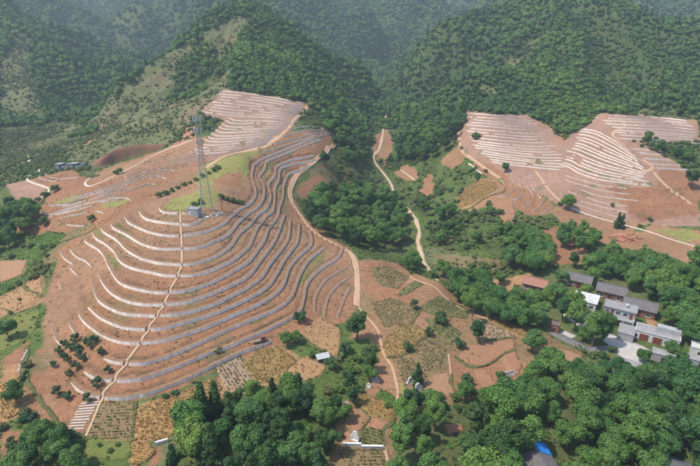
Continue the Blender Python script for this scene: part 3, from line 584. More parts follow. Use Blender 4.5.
ribbon('switchback_track', [(619.5,119.5),(625.5,124),(624,128),(615,131),(613.5,136),(622.5,144),(630,152.5),(643.5,160),(652.5,166.5),(648,171),(630,172.5)], 2.0, M['dirt'], 'orange track zigzagging down the right hillside')
ribbon('lower_track', [(654,172),(660,179.5),(670.6,188.5),(681,197),(692,204)], 1.8, M['dirt'], 'orange track slanting down the right edge of the hillside')
ribbon('terrace_edge_track', [(459,132),(460,145),(468,156),(482,166),(500,178)], 1.8, M['dirt'], 'dirt track along the left edge of the right terraces')
ribbon('knoll_path', [(468.5,163.5),(475,168),(482,174)], 0.9, M['pale'], 'short pale path left of the small knoll')
ribbon('knoll_road', [(536,171.5),(541,178),(546,186),(553,194),(562,202)], 1.6, M['dirt'], 'pale earth ramp between the knoll and the hillside')
ribbon('valley_path', [(392,166),(402,171),(412,178),(417,183)], 0.7, M['pale'], 'thin pale path between small valley fields')
ribbon('village_lane', [(548,328),(556,334),(572,342),(590,349),(612,349),(625,359),(645,372),(665,384)], 3.2, M['asphalt'], 'grey paved lane below the village yard', 0.13)
ribbon('ploughed_furrow_path', [(448.5,354),(450,366),(451,378)], 0.5, M['dirt'], 'short pale strip in the middle field')

# ------------------------------------------------------------------ field parcels: sheets with their own outline
def parcel(name, px, mat, label, lift=0.10, rough=0.0, kind='structure', seed=0):
    L = np.asarray(px, float); L = np.vstack([L, L[:1]])
    B = ground_at(L[:, 0], L[:, 1])[:, :2]; d = [B[0]]
    r = np.random.default_rng(seed + len(px))
    for a, b in zip(B[:-1], B[1:]):
        k = max(1, int(np.linalg.norm(b - a) / 0.9))
        for t in np.arange(1, k + 1) / k: d.append(a + (b - a) * t + (r.normal(0, 0.14, 2) if t < 1 else 0))
    B = np.array(d[:-1]); x0, y0 = B.min(0); x1, y1 = B.max(0); sp = 0.8
    gx_, gy_ = np.meshgrid(np.arange(x0, x1, sp), np.arange(y0, y1, sp)); q = np.stack([gx_.ravel(), gy_.ravel()], -1) + r.normal(0, 0.12, (gx_.size, 2))
    q = q[inside(B, q[:, 0], q[:, 1])]
    dm = np.sqrt(((q[:, None] - B[None]) ** 2).sum(-1)).min(1) if len(q) else np.zeros(0); q = q[dm > 0.45]
    pts = np.vstack([B, q]); nb = len(B)
    res = delaunay_2d_cdt([Vector(p) for p in pts], [(i, (i + 1) % nb) for i in range(nb)], [], 1, 1e-4)
    V2 = np.array([tuple(v) for v in res[0]]); F = [list(f) for f in res[2]]
    z = height(V2[:, 0], V2[:, 1]) + lift
    orig = [o_[0] if o_ else -1 for o_ in res[3]]; isb = np.array([0 <= o_ < nb for o_ in orig])
    if rough: z = z + np.where(isb, 0, r.normal(0, rough, len(z)))
    V = np.column_stack([V2, z])
    ec = {}
    for f in F:
        for a, b in zip(f, f[1:] + f[:1]): ec[(a, b)] = 1
    be = [(a, b) for (a, b) in ec if (b, a) not in ec]; low = {}; VV = [tuple(v) for v in V]
    for a, b in be:
        for k in (a, b):
            if k not in low: low[k] = len(VV); VV.append((V[k, 0], V[k, 1], V[k, 2] - lift - 0.35))
    F += [[b, a, low[a], low[b]] for a, b in be]
    return tag(add(name, mesh_from(name, VV, F, mat, True)), label, 'field', kind=kind)
FIELDS = [
 ('crop_field','crop',[(370,268),(392,267),(410,277),(398,289),(378,286)],'grey green crop strip at the top of the middle slope'),
 ('crop_field','crop2',[(424,318),(446,322),(462,333),(452,343),(432,331)],'green brown crop plot between the wheat field and the dark lone tree'),
 ('crop_field','crop',[(397,362),(411,358),(427,376),(421,390),(403,388)],'thin crop plot left of the small dark pointed tree'),
 ('crop_field','crop2',[(399,396),(424,393),(424,403),(404,408)],'weedy green plot beside the bottom tree belt'),
 ('fallow_field','tan',[(300,334),(309,327),(321,317),(330,322),(340,329),(341,345),(338,358),(331,355),(324,350),(309,341)],'tan fallow field below the short terrace walls'),
 ('fallow_field','tan',[(287,370),(297,362),(308,355),(318,361),(326,367),(321,376),(305,381),(293,378)],'small tan field beside the low dark hut'),
 ('wheat_field','wheat_green',[(242,364),(258,352),(276,346),(286,352),(297,361),(287,370),(290,380),(258,384),(250,374)],'yellow green wheat field under the bottom terrace wall'),
 ('crop_field','stripe',[(216,367),(240,356.5),(252,374),(259,390),(240,396),(226,390)],'striped brown crop field beside the bottom terrace wall'),
 ('wheat_field','wheat',[(139,408),(160,400),(180,393.5),(193,387),(214,378),(222,388),(210,405),(196,412),(184,418),(181,430),(168,438),(152,441),(135,439),(136,418)],'large golden wheat field at the foot of the front hill'),
 ('crop_field','crop',[(103,402),(120,402.5),(135,401.5),(135,440),(110,440),(87,436)],'brown green crop field below the bottom terrace wall'),
 ('wheat_field','wheat',[(133,442),(150,444),(156,452),(148,461),(132,468)],'small golden wheat plot at the bottom edge'),
 ('wheat_field','wheat_green',[(353,390),(362,391),(373,398),(394,409),(393,420),(380,418),(369,416),(361,406),(352,401)],'long golden wheat strip between the tomb fields'),
 ('crop_field','green',[(374,397),(380,389.5),(392,394),(396,399),(394,407.5)],'small leafy green plot beside the field path'),
 ('ploughed_field','plough',[(370,417),(384,420),(391.5,422),(384,428),(376,430),(367,424)],'pink bare soil strip below the wheat strip'),
 ('crop_field','crop2',[(362,429),(372,428),(383,431),(383,446),(372,446),(361,444)],'small green brown plot above the low white wall'),
 ('ploughed_field','plough2',[(344,433),(360,429),(360,443.5),(343,443)],'small bare plot around the white tombstone'),
 ('crop_field','crop',[(340,448.5),(362,448),(385,450),(387,470),(338,470)],'brown plot below the low white wall'),
 ('wheat_field','wheat_green',[(382,347),(389,334),(403,325),(416,325.5),(428,334),(415,345),(403,355),(387,358)],'yellow wheat field in the middle of the slope'),
 ('crop_field','crop2',[(419.5,307),(430,301),(440.5,296.5),(451,301),(470,310),(467,317),(450,316),(434,313.5)],'green crop strip along the field edge'),
 ('crop_field','crop2',[(400,291),(408,285),(416,280.5),(424,285),(408,294),(398,297)],'narrow green strip in the upper field'),
 ('crop_field','crop',[(370,303),(392,298),(418,309),(412,322),(398,324),(384,328)],'large grey green crop field right of the track fork'),
 ('wheat_field','wheat_green',[(486,316),(497,317),(510,322),(528,333),(537,340),(524,338),(508,332),(497,325)],'yellow grass strip on the ridge above the village'),
 ('crop_field','stripe',[(478,318),(494,326),(514,334),(512,338),(490,340),(486,330)],'striped slope field beside the dark lone tree'),
 ('ploughed_field','plough',[(458,357),(465,349),(472,345),(490,342),(515,339),(515,348),(499,357),(484,366),(468,363)],'red ploughed field right of the middle slope'),
 ('ploughed_field','plough2',[(553,349),(566,350),(583,355),(576,365),(565,360)],'red ploughed plot beside the village lane'),
 ('ploughed_field','plough',[(474,371),(484,370),(492,376),(497,385),(490,390),(483,387),(478,380)],'narrow red ploughed strip curving downhill'),
 ('ploughed_field','plough2',[(427,382),(438,374),(450,372),(450,385),(456,393),(440,400),(428,396)],'red ploughed plot below the small dark tree'),
 ('ploughed_field','plough',[(500,350),(515,350),(523,366),(516,378),(508,376),(505,360)],'steep red plot beside the wood'),
 ('crop_field','crop',[(408,352),(424,338),(446,350),(440,368),(424,372)],'grey brown crop field below the wheat field'),
 ('ploughed_field','plough',[(444,425),(456,423),(464,426),(462,431),(448,434)],'small red plot among the bottom trees'),
 ('crop_field','green',[(444,444),(458,438),(471,432),(473,439),(460,445),(447,450)],'bright green strip among the bottom trees'),
 ('crop_field','green',[(1,256),(9,249.5),(30,248),(49,249.5),(42,255.5),(34,262),(27,267),(28,259)],'bright green crop field by the left valley trees'),
 ('crop_field','green',[(32,241),(46,232.5),(66,235.5),(56,243),(48,248),(34,246)],'green crop field below the left flank walls'),
 ('crop_field','green',[(0,284),(22,276),(22,284),(0,293)],'small green field at the left edge'),
 ('ploughed_field','plough2',[(0,261),(27,260),(22,274),(0,282)],'red bare field at the left edge'),
 ('ploughed_field','tan',[(0,298),(20,288),(40,278),(44,296),(25,306),(0,318)],'tan bare field at the left edge'),
 ('meadow','grass',[(0,321),(22,312),(40,308),(41,320),(34,332),(26,340),(0,352)],'grassy meadow around the round green tree'),
 ('wheat_field','wheat',[(0,385),(10,381),(20,396),(21,412),(8,420),(0,418)],'golden wheat patch at the left edge'),
 ('meadow','grass',[(90,442),(110,441),(131,441.5),(131,458),(110,460),(86,456)],'weedy green plot at the bottom left'),
 ('ploughed_field','plough',[(489,198),(500,199),(513,200),(516,221),(504,222),(497,210)],'dark red plot under the small knoll'),
 ('wheat_field','wheat',[(457,199),(468,186),(482,180),(496,183),(496,190),(484,197),(470,205),(460,208)],'orange field left of the small knoll'),
]
for i, (nm, m_, px, lab) in enumerate(FIELDS):
    w_ = m_.startswith('wheat')
    parcel(nm, px, M[m_], lab, 0.3 if w_ else 0.09, 0.07 if w_ else 0.03, seed=i)

# grassy banks between the parcels
M['bank'] = mat_plain('grass_bank', (0.105, 0.11, 0.042), 0.35, 1.3, 0.95, 0.6)
for i, (ln, lab) in enumerate([
 ([(386,358),(400,356.5),(415,346),(428.5,335.5)], 'grassy bank below the yellow wheat field'), ([(456,358),(462,363),(470,367.5),(482,367),(491,364),(503,355),(516,350)], 'dark bank below the red ploughed field'), ([(486,341),(503,338.5),(516,337.5)], 'dark bank above the red ploughed field'),
 ([(451.5,374),(452.5,386.5),(461.8,394),(482,392.5),(496,387)], 'dark curved bank around the red strip'), ([(340,330),(341,345),(339,360),(331,357)], 'weedy bank right of the tan fallow field'), ([(300,335),(309,342),(324,351.5),(338,360)], 'weedy bank below the tan fallow field'),
 ([(352,402),(361,407.5),(370,418),(362,430),(361,445)], 'weedy bank beside the golden wheat strip'), ([(394,410),(393,422),(385,430),(383.5,447)], 'bank beside the field path'), ([(417,308),(434,314.5),(450,317),(467,318.5)], 'bank below the green crop strip'),
 ([(398,325),(412,323),(420,308)], 'bank beside the grey green crop field'), ([(0,321),(22,311.5),(40,307)], 'grassy bank above the left meadow'), ([(28,345),(27,365),(30,385),(42,402),(60,428),(85,438)], 'weedy bank left of the orchard'), ([(0,283),(22,275)], 'grassy bank at the left edge'), ([(42,262),(24,285),(42,297)], 'grassy bank at the left foot of the hill'), ([(20,280),(40,256),(60,243),(85,234),(96,228)], 'grassy bank up the left shoulder of the hill'),
 ([(500,181),(505,186),(503,192),(490,196),(472,207),(462,212)], 'bank below the orange field'), ([(135,402),(134.5,420),(134,441)], 'bank left of the large golden wheat field'),
]): ribbon('grass_bank', ln, 0.9, M['bank'], lab, 0.22, ragged=0.9)
# ------------------------------------------------------------------ vegetation prototypes (mesh data shared by all trees of a kind)
LEAF = dict(
 broad=mat_leaf('leaf_broad', (0.082, 0.185, 0.040), (0.135, 0.24, 0.060)), dark=mat_leaf('leaf_dark', (0.038, 0.088, 0.024), (0.06, 0.12, 0.034), 0.15),
 orchard=mat_leaf('leaf_orchard', (0.07, 0.135, 0.045), (0.10, 0.165, 0.06)), shrub=mat_leaf('leaf_shrub', (0.075, 0.15, 0.04), (0.12, 0.19, 0.055)),
 forest=mat_leaf('leaf_forest', (0.095, 0.20, 0.046), (0.16, 0.265, 0.066), 0.35), dryshrub=mat_leaf('leaf_dry_shrub', (0.125, 0.15, 0.055), (0.18, 0.19, 0.075)),
)
M['bark'] = mat_plain('bark', (0.13, 0.10, 0.075), 0.3, 3.0, 0.9, 0.4)
def unit(v): return v / np.maximum(np.linalg.norm(v, axis=-1, keepdims=True), 1e-9)
def leaf_cards(P, N_, size, r):
    """One four-sided, slightly folded leaf spray at each point."""
    n = len(P); N_ = unit(N_ + r.normal(0, 0.45, (n, 3))); a = unit(np.cross(N_, r.normal(0, 1, (n, 3)))); b = np.cross(N_, a)
    s = size * r.uniform(0.65, 1.35, (n, 1)); w = s * r.uniform(0.45, 0.8, (n, 1))
    V = np.stack([P - a * s, P - b * w + N_ * s * 0.2, P + a * s, P + b * w + N_ * s * 0.2], 1).reshape(-1, 3)
    F = np.arange(n * 4).reshape(-1, 4); return V, F
def blob(c, rad, r, sub=2):
    bm = bmesh.new(); bmesh.ops.create_icosphere(bm, subdivisions=sub, radius=1.0)
    V = np.array([v.co[:] for v in bm.verts]); F = [[v.index for v in f.verts] for f in bm.faces]; bm.free()
    V = V * (1 + r.normal(0, 0.10, (len(V), 1))) * rad + c; return V, F
def crown_mesh(name, mat, h0, h1, R, lobes, leaves, size, r, shape='round'):
    """Crown of overlapping leaf clumps between h0 and h1 with an uneven outline."""
    VS, FS = [], []; nv = 0
    cz = (h0 + h1) / 2; hz = (h1 - h0) / 2
    cs = []
    for k in range(lobes):
        if shape == 'cone':
            t = (k + r.random()) / lobes; z = h0 + (h1 - h0) * t; rr = R * (1 - t) ** 0.8 * r.uniform(0.35, 0.75); an = r.uniform(0, 6.28)
            c = np.array([math.cos(an) * rr, math.sin(an) * rr, z]); lr = R * (0.22 + 0.36 * (1 - t)) * r.uniform(0.8, 1.2)
        else:
            v = unit(r.normal(0, 1, 3)); v[2] = v[2] * 0.9 + 0.1; q = r.uniform(0.35, 0.78)
            c = np.array([v[0] * R * q, v[1] * R * q, cz + v[2] * hz * q]); lr = R * r.uniform(0.26, 0.46)
        cs.append((c, lr))
    wt = np.array([l ** 2 for _, l in cs]); cnt = np.maximum(6, (leaves * wt / wt.sum()).astype(int))
    ctr = np.array([0, 0, cz - hz * 0.2])
    for (c, lr), k in zip(cs, cnt):
        d = unit(r.normal(0, 1, (k, 3)) + unit(c - ctr)[None] * 0.5 + np.array([0, 0, 0.35])); q = r.uniform(0.72, 1.08, (k, 1))
        P = c + d * lr * q * np.array([1, 1, 0.82])
        V, F = leaf_cards(P, d * 0.8 + np.array([0, 0, 0.35]), size, r); VS.append(V); FS += (F + nv).tolist(); nv += len(V)
        V, F = blob(c, np.array([lr, lr, lr * 0.82]) * 0.74, r, 1); VS.append(V); FS += [[i + nv for i in f] for f in F]; nv += len(V)
    return mesh_from(name, np.vstack(VS), FS, mat, True)
def trunk_mesh(h, top, rad, r, limbs=4, lean=0.25):
    VS, FS = [], []; nv = 0
    def tube(P, R):
        nonlocal nv
        P = np.asarray(P, float); n = len(P); k = 6; ring = np.arange(k) / k * 6.2832; V = []
        for i in range(n):
            d = unit(P[min(i + 1, n - 1)] - P[max(i - 1, 0)]); u_ = unit(np.cross(d, [0.3, 0.9, 0.1])); v_ = np.cross(d, u_)
            V.append(P[i] + R[i] * (np.cos(ring)[:, None] * u_ + np.sin(ring)[:, None] * v_))
        VS.append(np.vstack(V))
        for i in range(n - 1):
            for j in range(k): FS.append([nv + i * k + j, nv + i * k + (j + 1) % k, nv + (i + 1) * k + (j + 1) % k, nv + (i + 1) * k + j])
        nv += n * k
    lx, ly = r.normal(0, lean, 2); mid = np.array([lx * 0.5, ly * 0.5, h * 0.5]); tp = np.array([lx, ly, h])
    tube([(0, 0, -0.5), mid, tp, tp + [0, 0, (top - h) * 0.6]], [rad * 1.25, rad, rad * 0.75, rad * 0.25])
    for k in range(limbs):
        an = k / limbs * 6.28 + r.uniform(-0.4, 0.4); s0 = tp * r.uniform(0.7, 1.0); L = (top - h) * 0.75
        e = s0 + np.array([math.cos(an) * L * 0.7, math.sin(an) * L * 0.7, L * 0.75]); m_ = (s0 + e) / 2 + [0, 0, L * 0.1]
        tube([s0, m_, e], [rad * 0.55, rad * 0.35, rad * 0.12])
    return mesh_from('trunk', np.vstack(VS), FS, M['bark'], True)
rt = np.random.default_rng(3)
PROTO = {}      # kind -> list of (crown mesh, trunk mesh); each about 1 m of design radius noted in SIZE
PROTO['broad'] = [(crown_mesh('crown', LEAF['broad'], 1.6, 8.2, 3.7, 24, 4000, 0.245, rt), trunk_mesh(2.6, 7.5, 0.2, rt)) for _ in range(5)]
PROTO['tall'] = [(crown_mesh('crown', LEAF['broad'], 2.2, 11.5, 3.1, 24, 3900, 0.24, rt), trunk_mesh(4.0, 10.5, 0.22, rt)) for _ in range(3)]
PROTO['dark'] = [(crown_mesh('crown', LEAF['dark'], 1.2, 9.0, 2.9, 22, 3400, 0.22, rt), trunk_mesh(2.4, 8.0, 0.2, rt)) for _ in range(3)]
PROTO['conifer'] = [(crown_mesh('crown', LEAF['dark'], 0.7, 9.5, 2.3, 26, 2400, 0.25, rt, 'cone'), trunk_mesh(4.0, 9.0, 0.16, rt, 0)) for _ in range(3)]
PROTO['orchard'] = [(crown_mesh('crown', LEAF['orchard'], 0.5, 3.0, 1.6, 12, 700, 0.2, rt), trunk_mesh(0.9, 2.6, 0.08, rt, 3, 0.1)) for _ in range(3)]
PROTO['shrub'] = [(crown_mesh('crown', LEAF['shrub'], 0.0, 2.2, 1.7, 10, 650, 0.2, rt), trunk_mesh(0.5, 1.8, 0.07, rt, 4, 0.1)) for _ in range(3)]
def plant(kind, x, y, s, label, cat='tree', group=None, name=None, sz=1.0, sink=0.0):
    """One tree: an empty at its foot carrying trunk and crown."""
    e = bpy.data.objects.new(name or {'broad': 'broadleaf_tree', 'tall': 'tall_tree', 'dark': 'dark_tree', 'conifer': 'conifer_tree', 'orchard': 'orchard_tree', 'shrub': 'shrub'}[kind], None)
    link(e); e.empty_display_size = 0.5
    e.location = (x, y, float(height(x, y)) - sink); e.rotation_euler = (0, 0, random.uniform(0, 6.28)); e.scale = (s, s, s * sz)
    tag(e, label, cat, group)
    c, t = random.choice(PROTO[kind])
    for nm, me in (('crown', c), ('trunk', t)):
        o = bpy.data.objects.new(nm, me); link(o); o.parent = e
    PLANTED.append((x, y, s)); return e
PLANTED = []
def fill(poly, spacing, seed, reach=400, ymin=70):
    """Planting places in an outlined piece of land, no two closer than the spacing."""
    L = np.asarray(poly, float); r = np.random.default_rng(seed)
    n = 500; px = r.uniform(L[:, 0].min(), L[:, 0].max(), n * 4); py = r.uniform(L[:, 1].min(), L[:, 1].max(), n * 4)
    k = inside(L, px, py); G = ground_at(px[k], py[k]); out = []
    for x, y, z in G:
        if math.hypot(x, y) > reach: continue
        if all((x - a) ** 2 + (y - b) ** 2 > spacing ** 2 for a, b in out): out.append((x, y))
    return out
HOLES = [[(524,436),(556,436),(556,486),(524,486)], [(655,455),(690,455),(690,490),(655,490)]]
TRAILP = spline(ground_at(*np.asarray(STREAM, float).T)[:, :2], 2.0)
def clump(poly, spacing, kinds, label, group, seed, smin=0.8, smax=1.15, reach=400):
    r = random.Random(seed); spots = fill(poly, spacing, seed, reach)
    ax = np.quantile([p[0] for p in spots], [0.33, 0.67]); ay = np.quantile([p[1] for p in spots], [0.33, 0.67])
    for x, y in spots:
        where = ['front', 'middle', 'back'][int(np.searchsorted(ay, y))] + ' ' + ['left', 'centre', 'right'][int(np.searchsorted(ax, x))]
        a, b = project(x, y, float(height(x, y)))
        if a > 360 and np.hypot(TRAILP[:, 0] - x, TRAILP[:, 1] - y).min() < 4.5: continue
        if any(inside(h, np.array([a]), np.array([b]))[0] for h in HOLES): continue
        k = r.choice(kinds); nm = {'broad': 'rounded', 'tall': 'tall', 'dark': 'dark', 'conifer': 'pointed dark', 'shrub': 'low', 'orchard': 'small'}[k]
        plant(k, x, y, r.uniform(smin, smax), f'{nm} green tree {label}, {where}' if k != 'shrub' else f'low green bush {label}, {where}', 'tree' if k != 'shrub' else 'bush', group, sz=r.uniform(0.9, 1.1))
clump([(193,424),(210,410),(235,402),(262,404),(292,400),(318,414),(328,432),(326,455),(318,500),(170,505),(178,452)], 4.4, ['broad', 'broad', 'tall', 'dark', 'conifer'], 'in the dense grove at the bottom left', 'trees of the bottom grove', 1, 0.7, 1.3)
clump([(470,425),(505,412),(528,388),(548,372),(575,392),(620,392),(705,385),(735,420),(735,520),(470,520)], 4.8, ['broad', 'broad', 'broad', 'tall', 'dark'], 'in the thick wood in the lower right corner', 'trees of the lower right wood', 2, 0.75, 1.4)
clump([(404,412),(428,408),(442,428),(434,452),(445,500),(392,505),(402,445)], 4.4, ['broad', 'dark', 'tall'], 'in the belt beside the field path at the bottom', 'trees of the bottom belt', 3, 0.75, 1.05)
clump([(306,222),(318,202),(340,195),(365,192),(388,205),(404,222),(404,240),(388,252),(365,250),(342,243),(318,233)], 5.6, ['broad', 'broad', 'tall', 'dark'], 'in the round grove beside the dirt track', 'trees of the central grove', 4, 1.0, 1.4)
clump([(326,128),(338,124),(350,132),(360,148),(360,166),(347,166),(337,150)], 6.0, ['dark', 'broad', 'tall'], 'in the row at the head of the dirt track', 'trees at the head of the track', 5, 1.1, 1.45)
clump([(392,156),(408,140),(436,120),(458,112),(462,130),(450,150),(428,165),(408,163)], 7.5, ['dark', 'broad', 'tall'], 'in the grove at the mouth of the gorge', 'trees of the gorge grove', 6, 1.1, 1.5, 480)
clump([(497,242),(512,238),(535,244),(552,250),(553,268),(530,278),(506,270)], 5.2, ['broad', 'broad', 'tall'], 'in the clump above the red roofed house', 'trees above the red roofed house', 7, 0.95, 1.25)
clump([(452,290),(470,284),(488,290),(486,304),(470,312),(456,304)], 5.0, ['broad', 'tall'], 'in the gully below the stream trail', 'trees of the stream gully', 8, 0.9, 1.2)
clump([(586,272),(604,264),(640,268),(705,282),(716,352),(690,345),(676,330),(664,306),(650,291),(628,281),(604,281)], 4.6, ['broad', 'broad', 'tall', 'tall'], 'in the wood behind the village houses', 'trees behind the village', 9, 0.75, 1.45)
clump([(486,318),(500,308),(528,308),(548,322),(536,334),(512,328)], 4.8, ['broad', 'broad', 'dark'], 'in the hollow below the red roofed house', 'trees of the hollow', 10, 0.85, 1.15)
clump([(-12,228),(8,214),(26,210),(36,216),(30,232),(14,246),(-12,256)], 5.0, ['broad', 'dark'], 'in the dark row at the left edge', 'trees at the left edge', 11, 0.95, 1.25)
clump([(24,462),(40,446),(62,442),(76,452),(82,500),(15,500)], 3.6, ['broad', 'broad', 'orchard'], 'in the clump at the bottom left corner', 'trees in the bottom left corner', 12, 0.7, 0.95)
clump([(420,210),(440,205),(470,222),(490,236),(468,250),(440,248),(428,232)], 6.0, ['broad', 'shrub', 'shrub'], 'in the scrub on the far bank of the stream', 'scrub on the far bank', 13, 0.6, 1.1)
clump([(398,262),(412,258),(424,268),(416,276),(402,270)], 4.0, ['broad', 'shrub'], 'beside the lower end of the stream trail', 'plants at the lower stream trail', 14, 0.55, 0.85)
clump([(560,238),(580,234),(600,244),(590,256),(562,252)], 5.5, ['broad', 'tall'], 'around the bare red patch above the village', 'trees around the red patch', 15, 0.75, 1.05)
clump([(652,138),(664,143),(690,158),(700,166),(690,172),(668,158),(628,142)], 4.2, ['shrub', 'shrub', 'broad'], 'in the hedge crossing the right hillside', 'hedge of the right hillside', 16, 0.6, 1.0)
clump([(330,425),(342,402),(350,382),(358,368),(372,372),(368,392),(352,410),(340,432)], 3.6, ['broad', 'shrub', 'dark'], 'among the tombs in the middle field', 'trees among the tombs', 17, 0.55, 0.85)
clump([(560,385),(600,374),(640,378),(668,374),(668,386),(600,388)], 4.5, ['broad'], 'in the belt just below the village lane', 'trees below the village lane', 18, 0.65, 0.85)
clump([(440,404),(470,398),(500,402),(500,414),(470,416),(446,416)], 3.8, ['broad', 'shrub'], 'at the upper edge of the bottom wood', 'trees at the upper edge of the bottom wood', 19, 0.5, 0.75)
# single trees one can name: photo bearing of the foot, kind, size, label
SINGLES = [
 (357,341,'dark',1.25,'tall dark tree beside the fork of the dirt track'),(478,342,'dark',0.95,'dark lone tree on the red field slope'),(417,385,'conifer',0.75,'small dark pointed tree above the white tombs'),
 (429,336,'orchard',1.0,'small dark round tree at the lower corner of the wheat field'),(407.5,351,'orchard',1.1,'small round tree at the left end of the wheat field'),(459,348,'orchard',1.25,'small tree on the red soil left of the dark lone tree'),(466,385,'orchard',1.3,'bright small tree inside the curved red strip'),
 (325,166,'dark',1.1,'dark lone tree right of the upper dirt track'),(568,210,'broad',1.05,'round lone tree at the top of the marker stone path'),(617,228,'conifer',0.85,'left cypress of the pair on the field path'),(621,228.5,'conifer',0.78,'right cypress of the pair on the field path'),
 (690,187,'dark',1.25,'big dark tree at the right edge below the hedge'),(9,338,'broad',0.85,'round green tree in the meadow at the left edge'),(16,402,'broad',0.75,'leafy green tree in the wheat at the left edge'),(80,200,'orchard',0,''),
 (92,222,'orchard',1.2,'small dark tree on the shoulder left of the terrace walls'),(45,226,'broad',0.6,'small tree below the white left flank walls'),(56,191,'shrub',1.6,'round bush at the bend of the concrete lane'),(45,197,'shrub',1.3,'lower round bush beside the concrete lane'),(38,201,'shrub',1.0,'smallest round bush beside the concrete lane'),(118,174,'shrub',1.5,'round bush in front of the red cut bank'),
 (505,172,'broad',0.7,'round tree on the rim of the small knoll'),(476,139,'shrub',2.2,'dark bush on the left terraces of the right hillside'),(218,352,'shrub',0.75,'tiny bush growing on the lower terrace wall'),
 (300,322,'orchard',1.5,'slender small tree at the end of the lower terrace wall'),(287,346,'broad',0.6,'left leafy tree of the pair by the low dark hut'),(296,343,'broad',0.5,'right leafy tree of the pair by the low dark hut'),(345,353,'orchard',1.4,'slim tree on the edge of the tan fallow field'),(312,357,'shrub',0.9,'bush behind the low dark hut'),(332,370,'orchard',1.3,'round tree right of the low dark hut'),
 (205,417,'conifer',1.0,'dark pointed tree at the top left of the bottom grove'),(299,405,'conifer',1.05,'tallest dark conifer on the bottom grove edge'),(291,402,'conifer',0.9,'second dark conifer on the bottom grove edge'),(308,412,'conifer',0.9,'lower dark conifer on the bottom grove edge'),
 (440,323,'shrub',1.8,'wide bush at the lower corner of the green crop strip'),(414,309,'orchard',1.15,'lone small tree in the grey green crop field'),(443,277,'broad',0.95,'round tree at the end of the stream trail'),(472,298,'broad',1.1,'largest bright tree in the stream gully'),
 (515,306,'broad',1.0,'broad tree left of the red roofed house'),(500,285,'broad',0.75,'tree beside the orange plot'),(537,262,'tall',1.0,'tall tree above the red roofed house'),(574,332,'tall',1.15,'tall tree in front of the white courtyard'),(592,347,'tall',1.3,'tallest tree at the corner of the white house'),(600,345,'tall',1.15,'second tall tree at the corner of the white house'),(562,322,'tall',1.0,'tree at the left gate of the village'),(586,296,'broad',0.65,'small tree between the back houses'),
 (642,363,'broad',0.62,'round tree in the concrete yard'),(670,357,'broad',0.7,'tree behind the long outbuilding'),(678,360,'broad',0.6,'second tree behind the long outbuilding'),(532,352,'broad',0.95,'big round tree on the edge of the ridge field'),(548,372,'broad',1.0,'big round tree at the top of the lower right wood'),(537,378,'broad',0.9,'round tree at the left top of the lower right wood'),
 (592,284,'broad',0.9,'tree behind the gap between the back houses'),(630,290,'broad',1.0,'tree behind the grey tiled house'),(648,300,'tall',0.9,'tall tree behind the largest grey tiled house'),(662,312,'tall',1.0,'tall tree right of the largest grey tiled house'),(671,326,'broad',0.95,'tree behind the upper room of the outbuilding'),(560,284,'broad',0.8,'tree between the red roofed house and the back house'),(556,300,'broad',0.9,'left tree below the red roofed house'),(545,305,'broad',0.95,'middle tree below the red roofed house'),(572,316,'tall',1.0,'slim tall tree on the left of the courtyard'),(613,352,'shrub',0.9,'low round bush by the yard entrance'),(584,342,'broad',0.7,'tree above the bend of the paved lane'),(573,268,'dark',0.85,'dark tree behind the grey roofed back house'),(585,250,'broad',0.8,'round tree left of the soil heap'),(433,277,'shrub',1.4,'bush at the foot of the stream trail'),(452,232,'broad',0.8,'dark tree on the far bank'),(490,215,'broad',0.6,'round tree below the orange field'),
]
for a, b, k, s_, lab in SINGLES:
    if not lab: continue
    G = ground_at(a, b)[0]
    plant(k, G[0], G[1], s_, lab, 'bush' if k == 'shrub' else 'tree')
# the little orchard at the left foot of the front hill
ORCH = [(75,342),(71,350),(78,351),(90.5,348),(102,354),(79,357),(69,363),(77,369),(59,353),(64,359),(54,367),(69,376),(109.5,373),(97,387),(88,402),(58,396),(68,399),(87,344),(83,361),(94,343),(64,345)]
for i, (a, b) in enumerate(ORCH):
    G = ground_at(a, b)[0]
    plant('orchard', G[0], G[1], random.uniform(0.62, 0.95), ('small orchard tree in the group at the left foot of the front hill' if i not in (12, 13, 14) else ['orchard tree between the two lowest wall ends beside the footpath', 'orchard tree standing on the lowest terrace', 'orchard tree at the head of the striped steps'][i - 12]), 'tree', 'orchard trees at the foot of the front hill')
# hedge of shrubs beside the tower and along the ledge behind it
HEDGE = [(195,206),(200,203.5),(222,198),(227,200),(232,202),(237,203),(241,204),(172,192),(178,189),(184,186),(190,184),(196,181),(203,177),(209,174),(214,171.5),(218,169),(166,195),(160,197)]
for i, (a, b) in enumerate(HEDGE):
    G = ground_at(a, b)[0]; plant('shrub', G[0], G[1], random.uniform(0.7, 1.05), 'green bush in the hedge beside the lattice tower' if i < 7 else 'green bush in the hedge on the ledge behind the tower', 'bush', 'hedge beside the tower' if i < 7 else 'hedge on the ledge behind the tower')
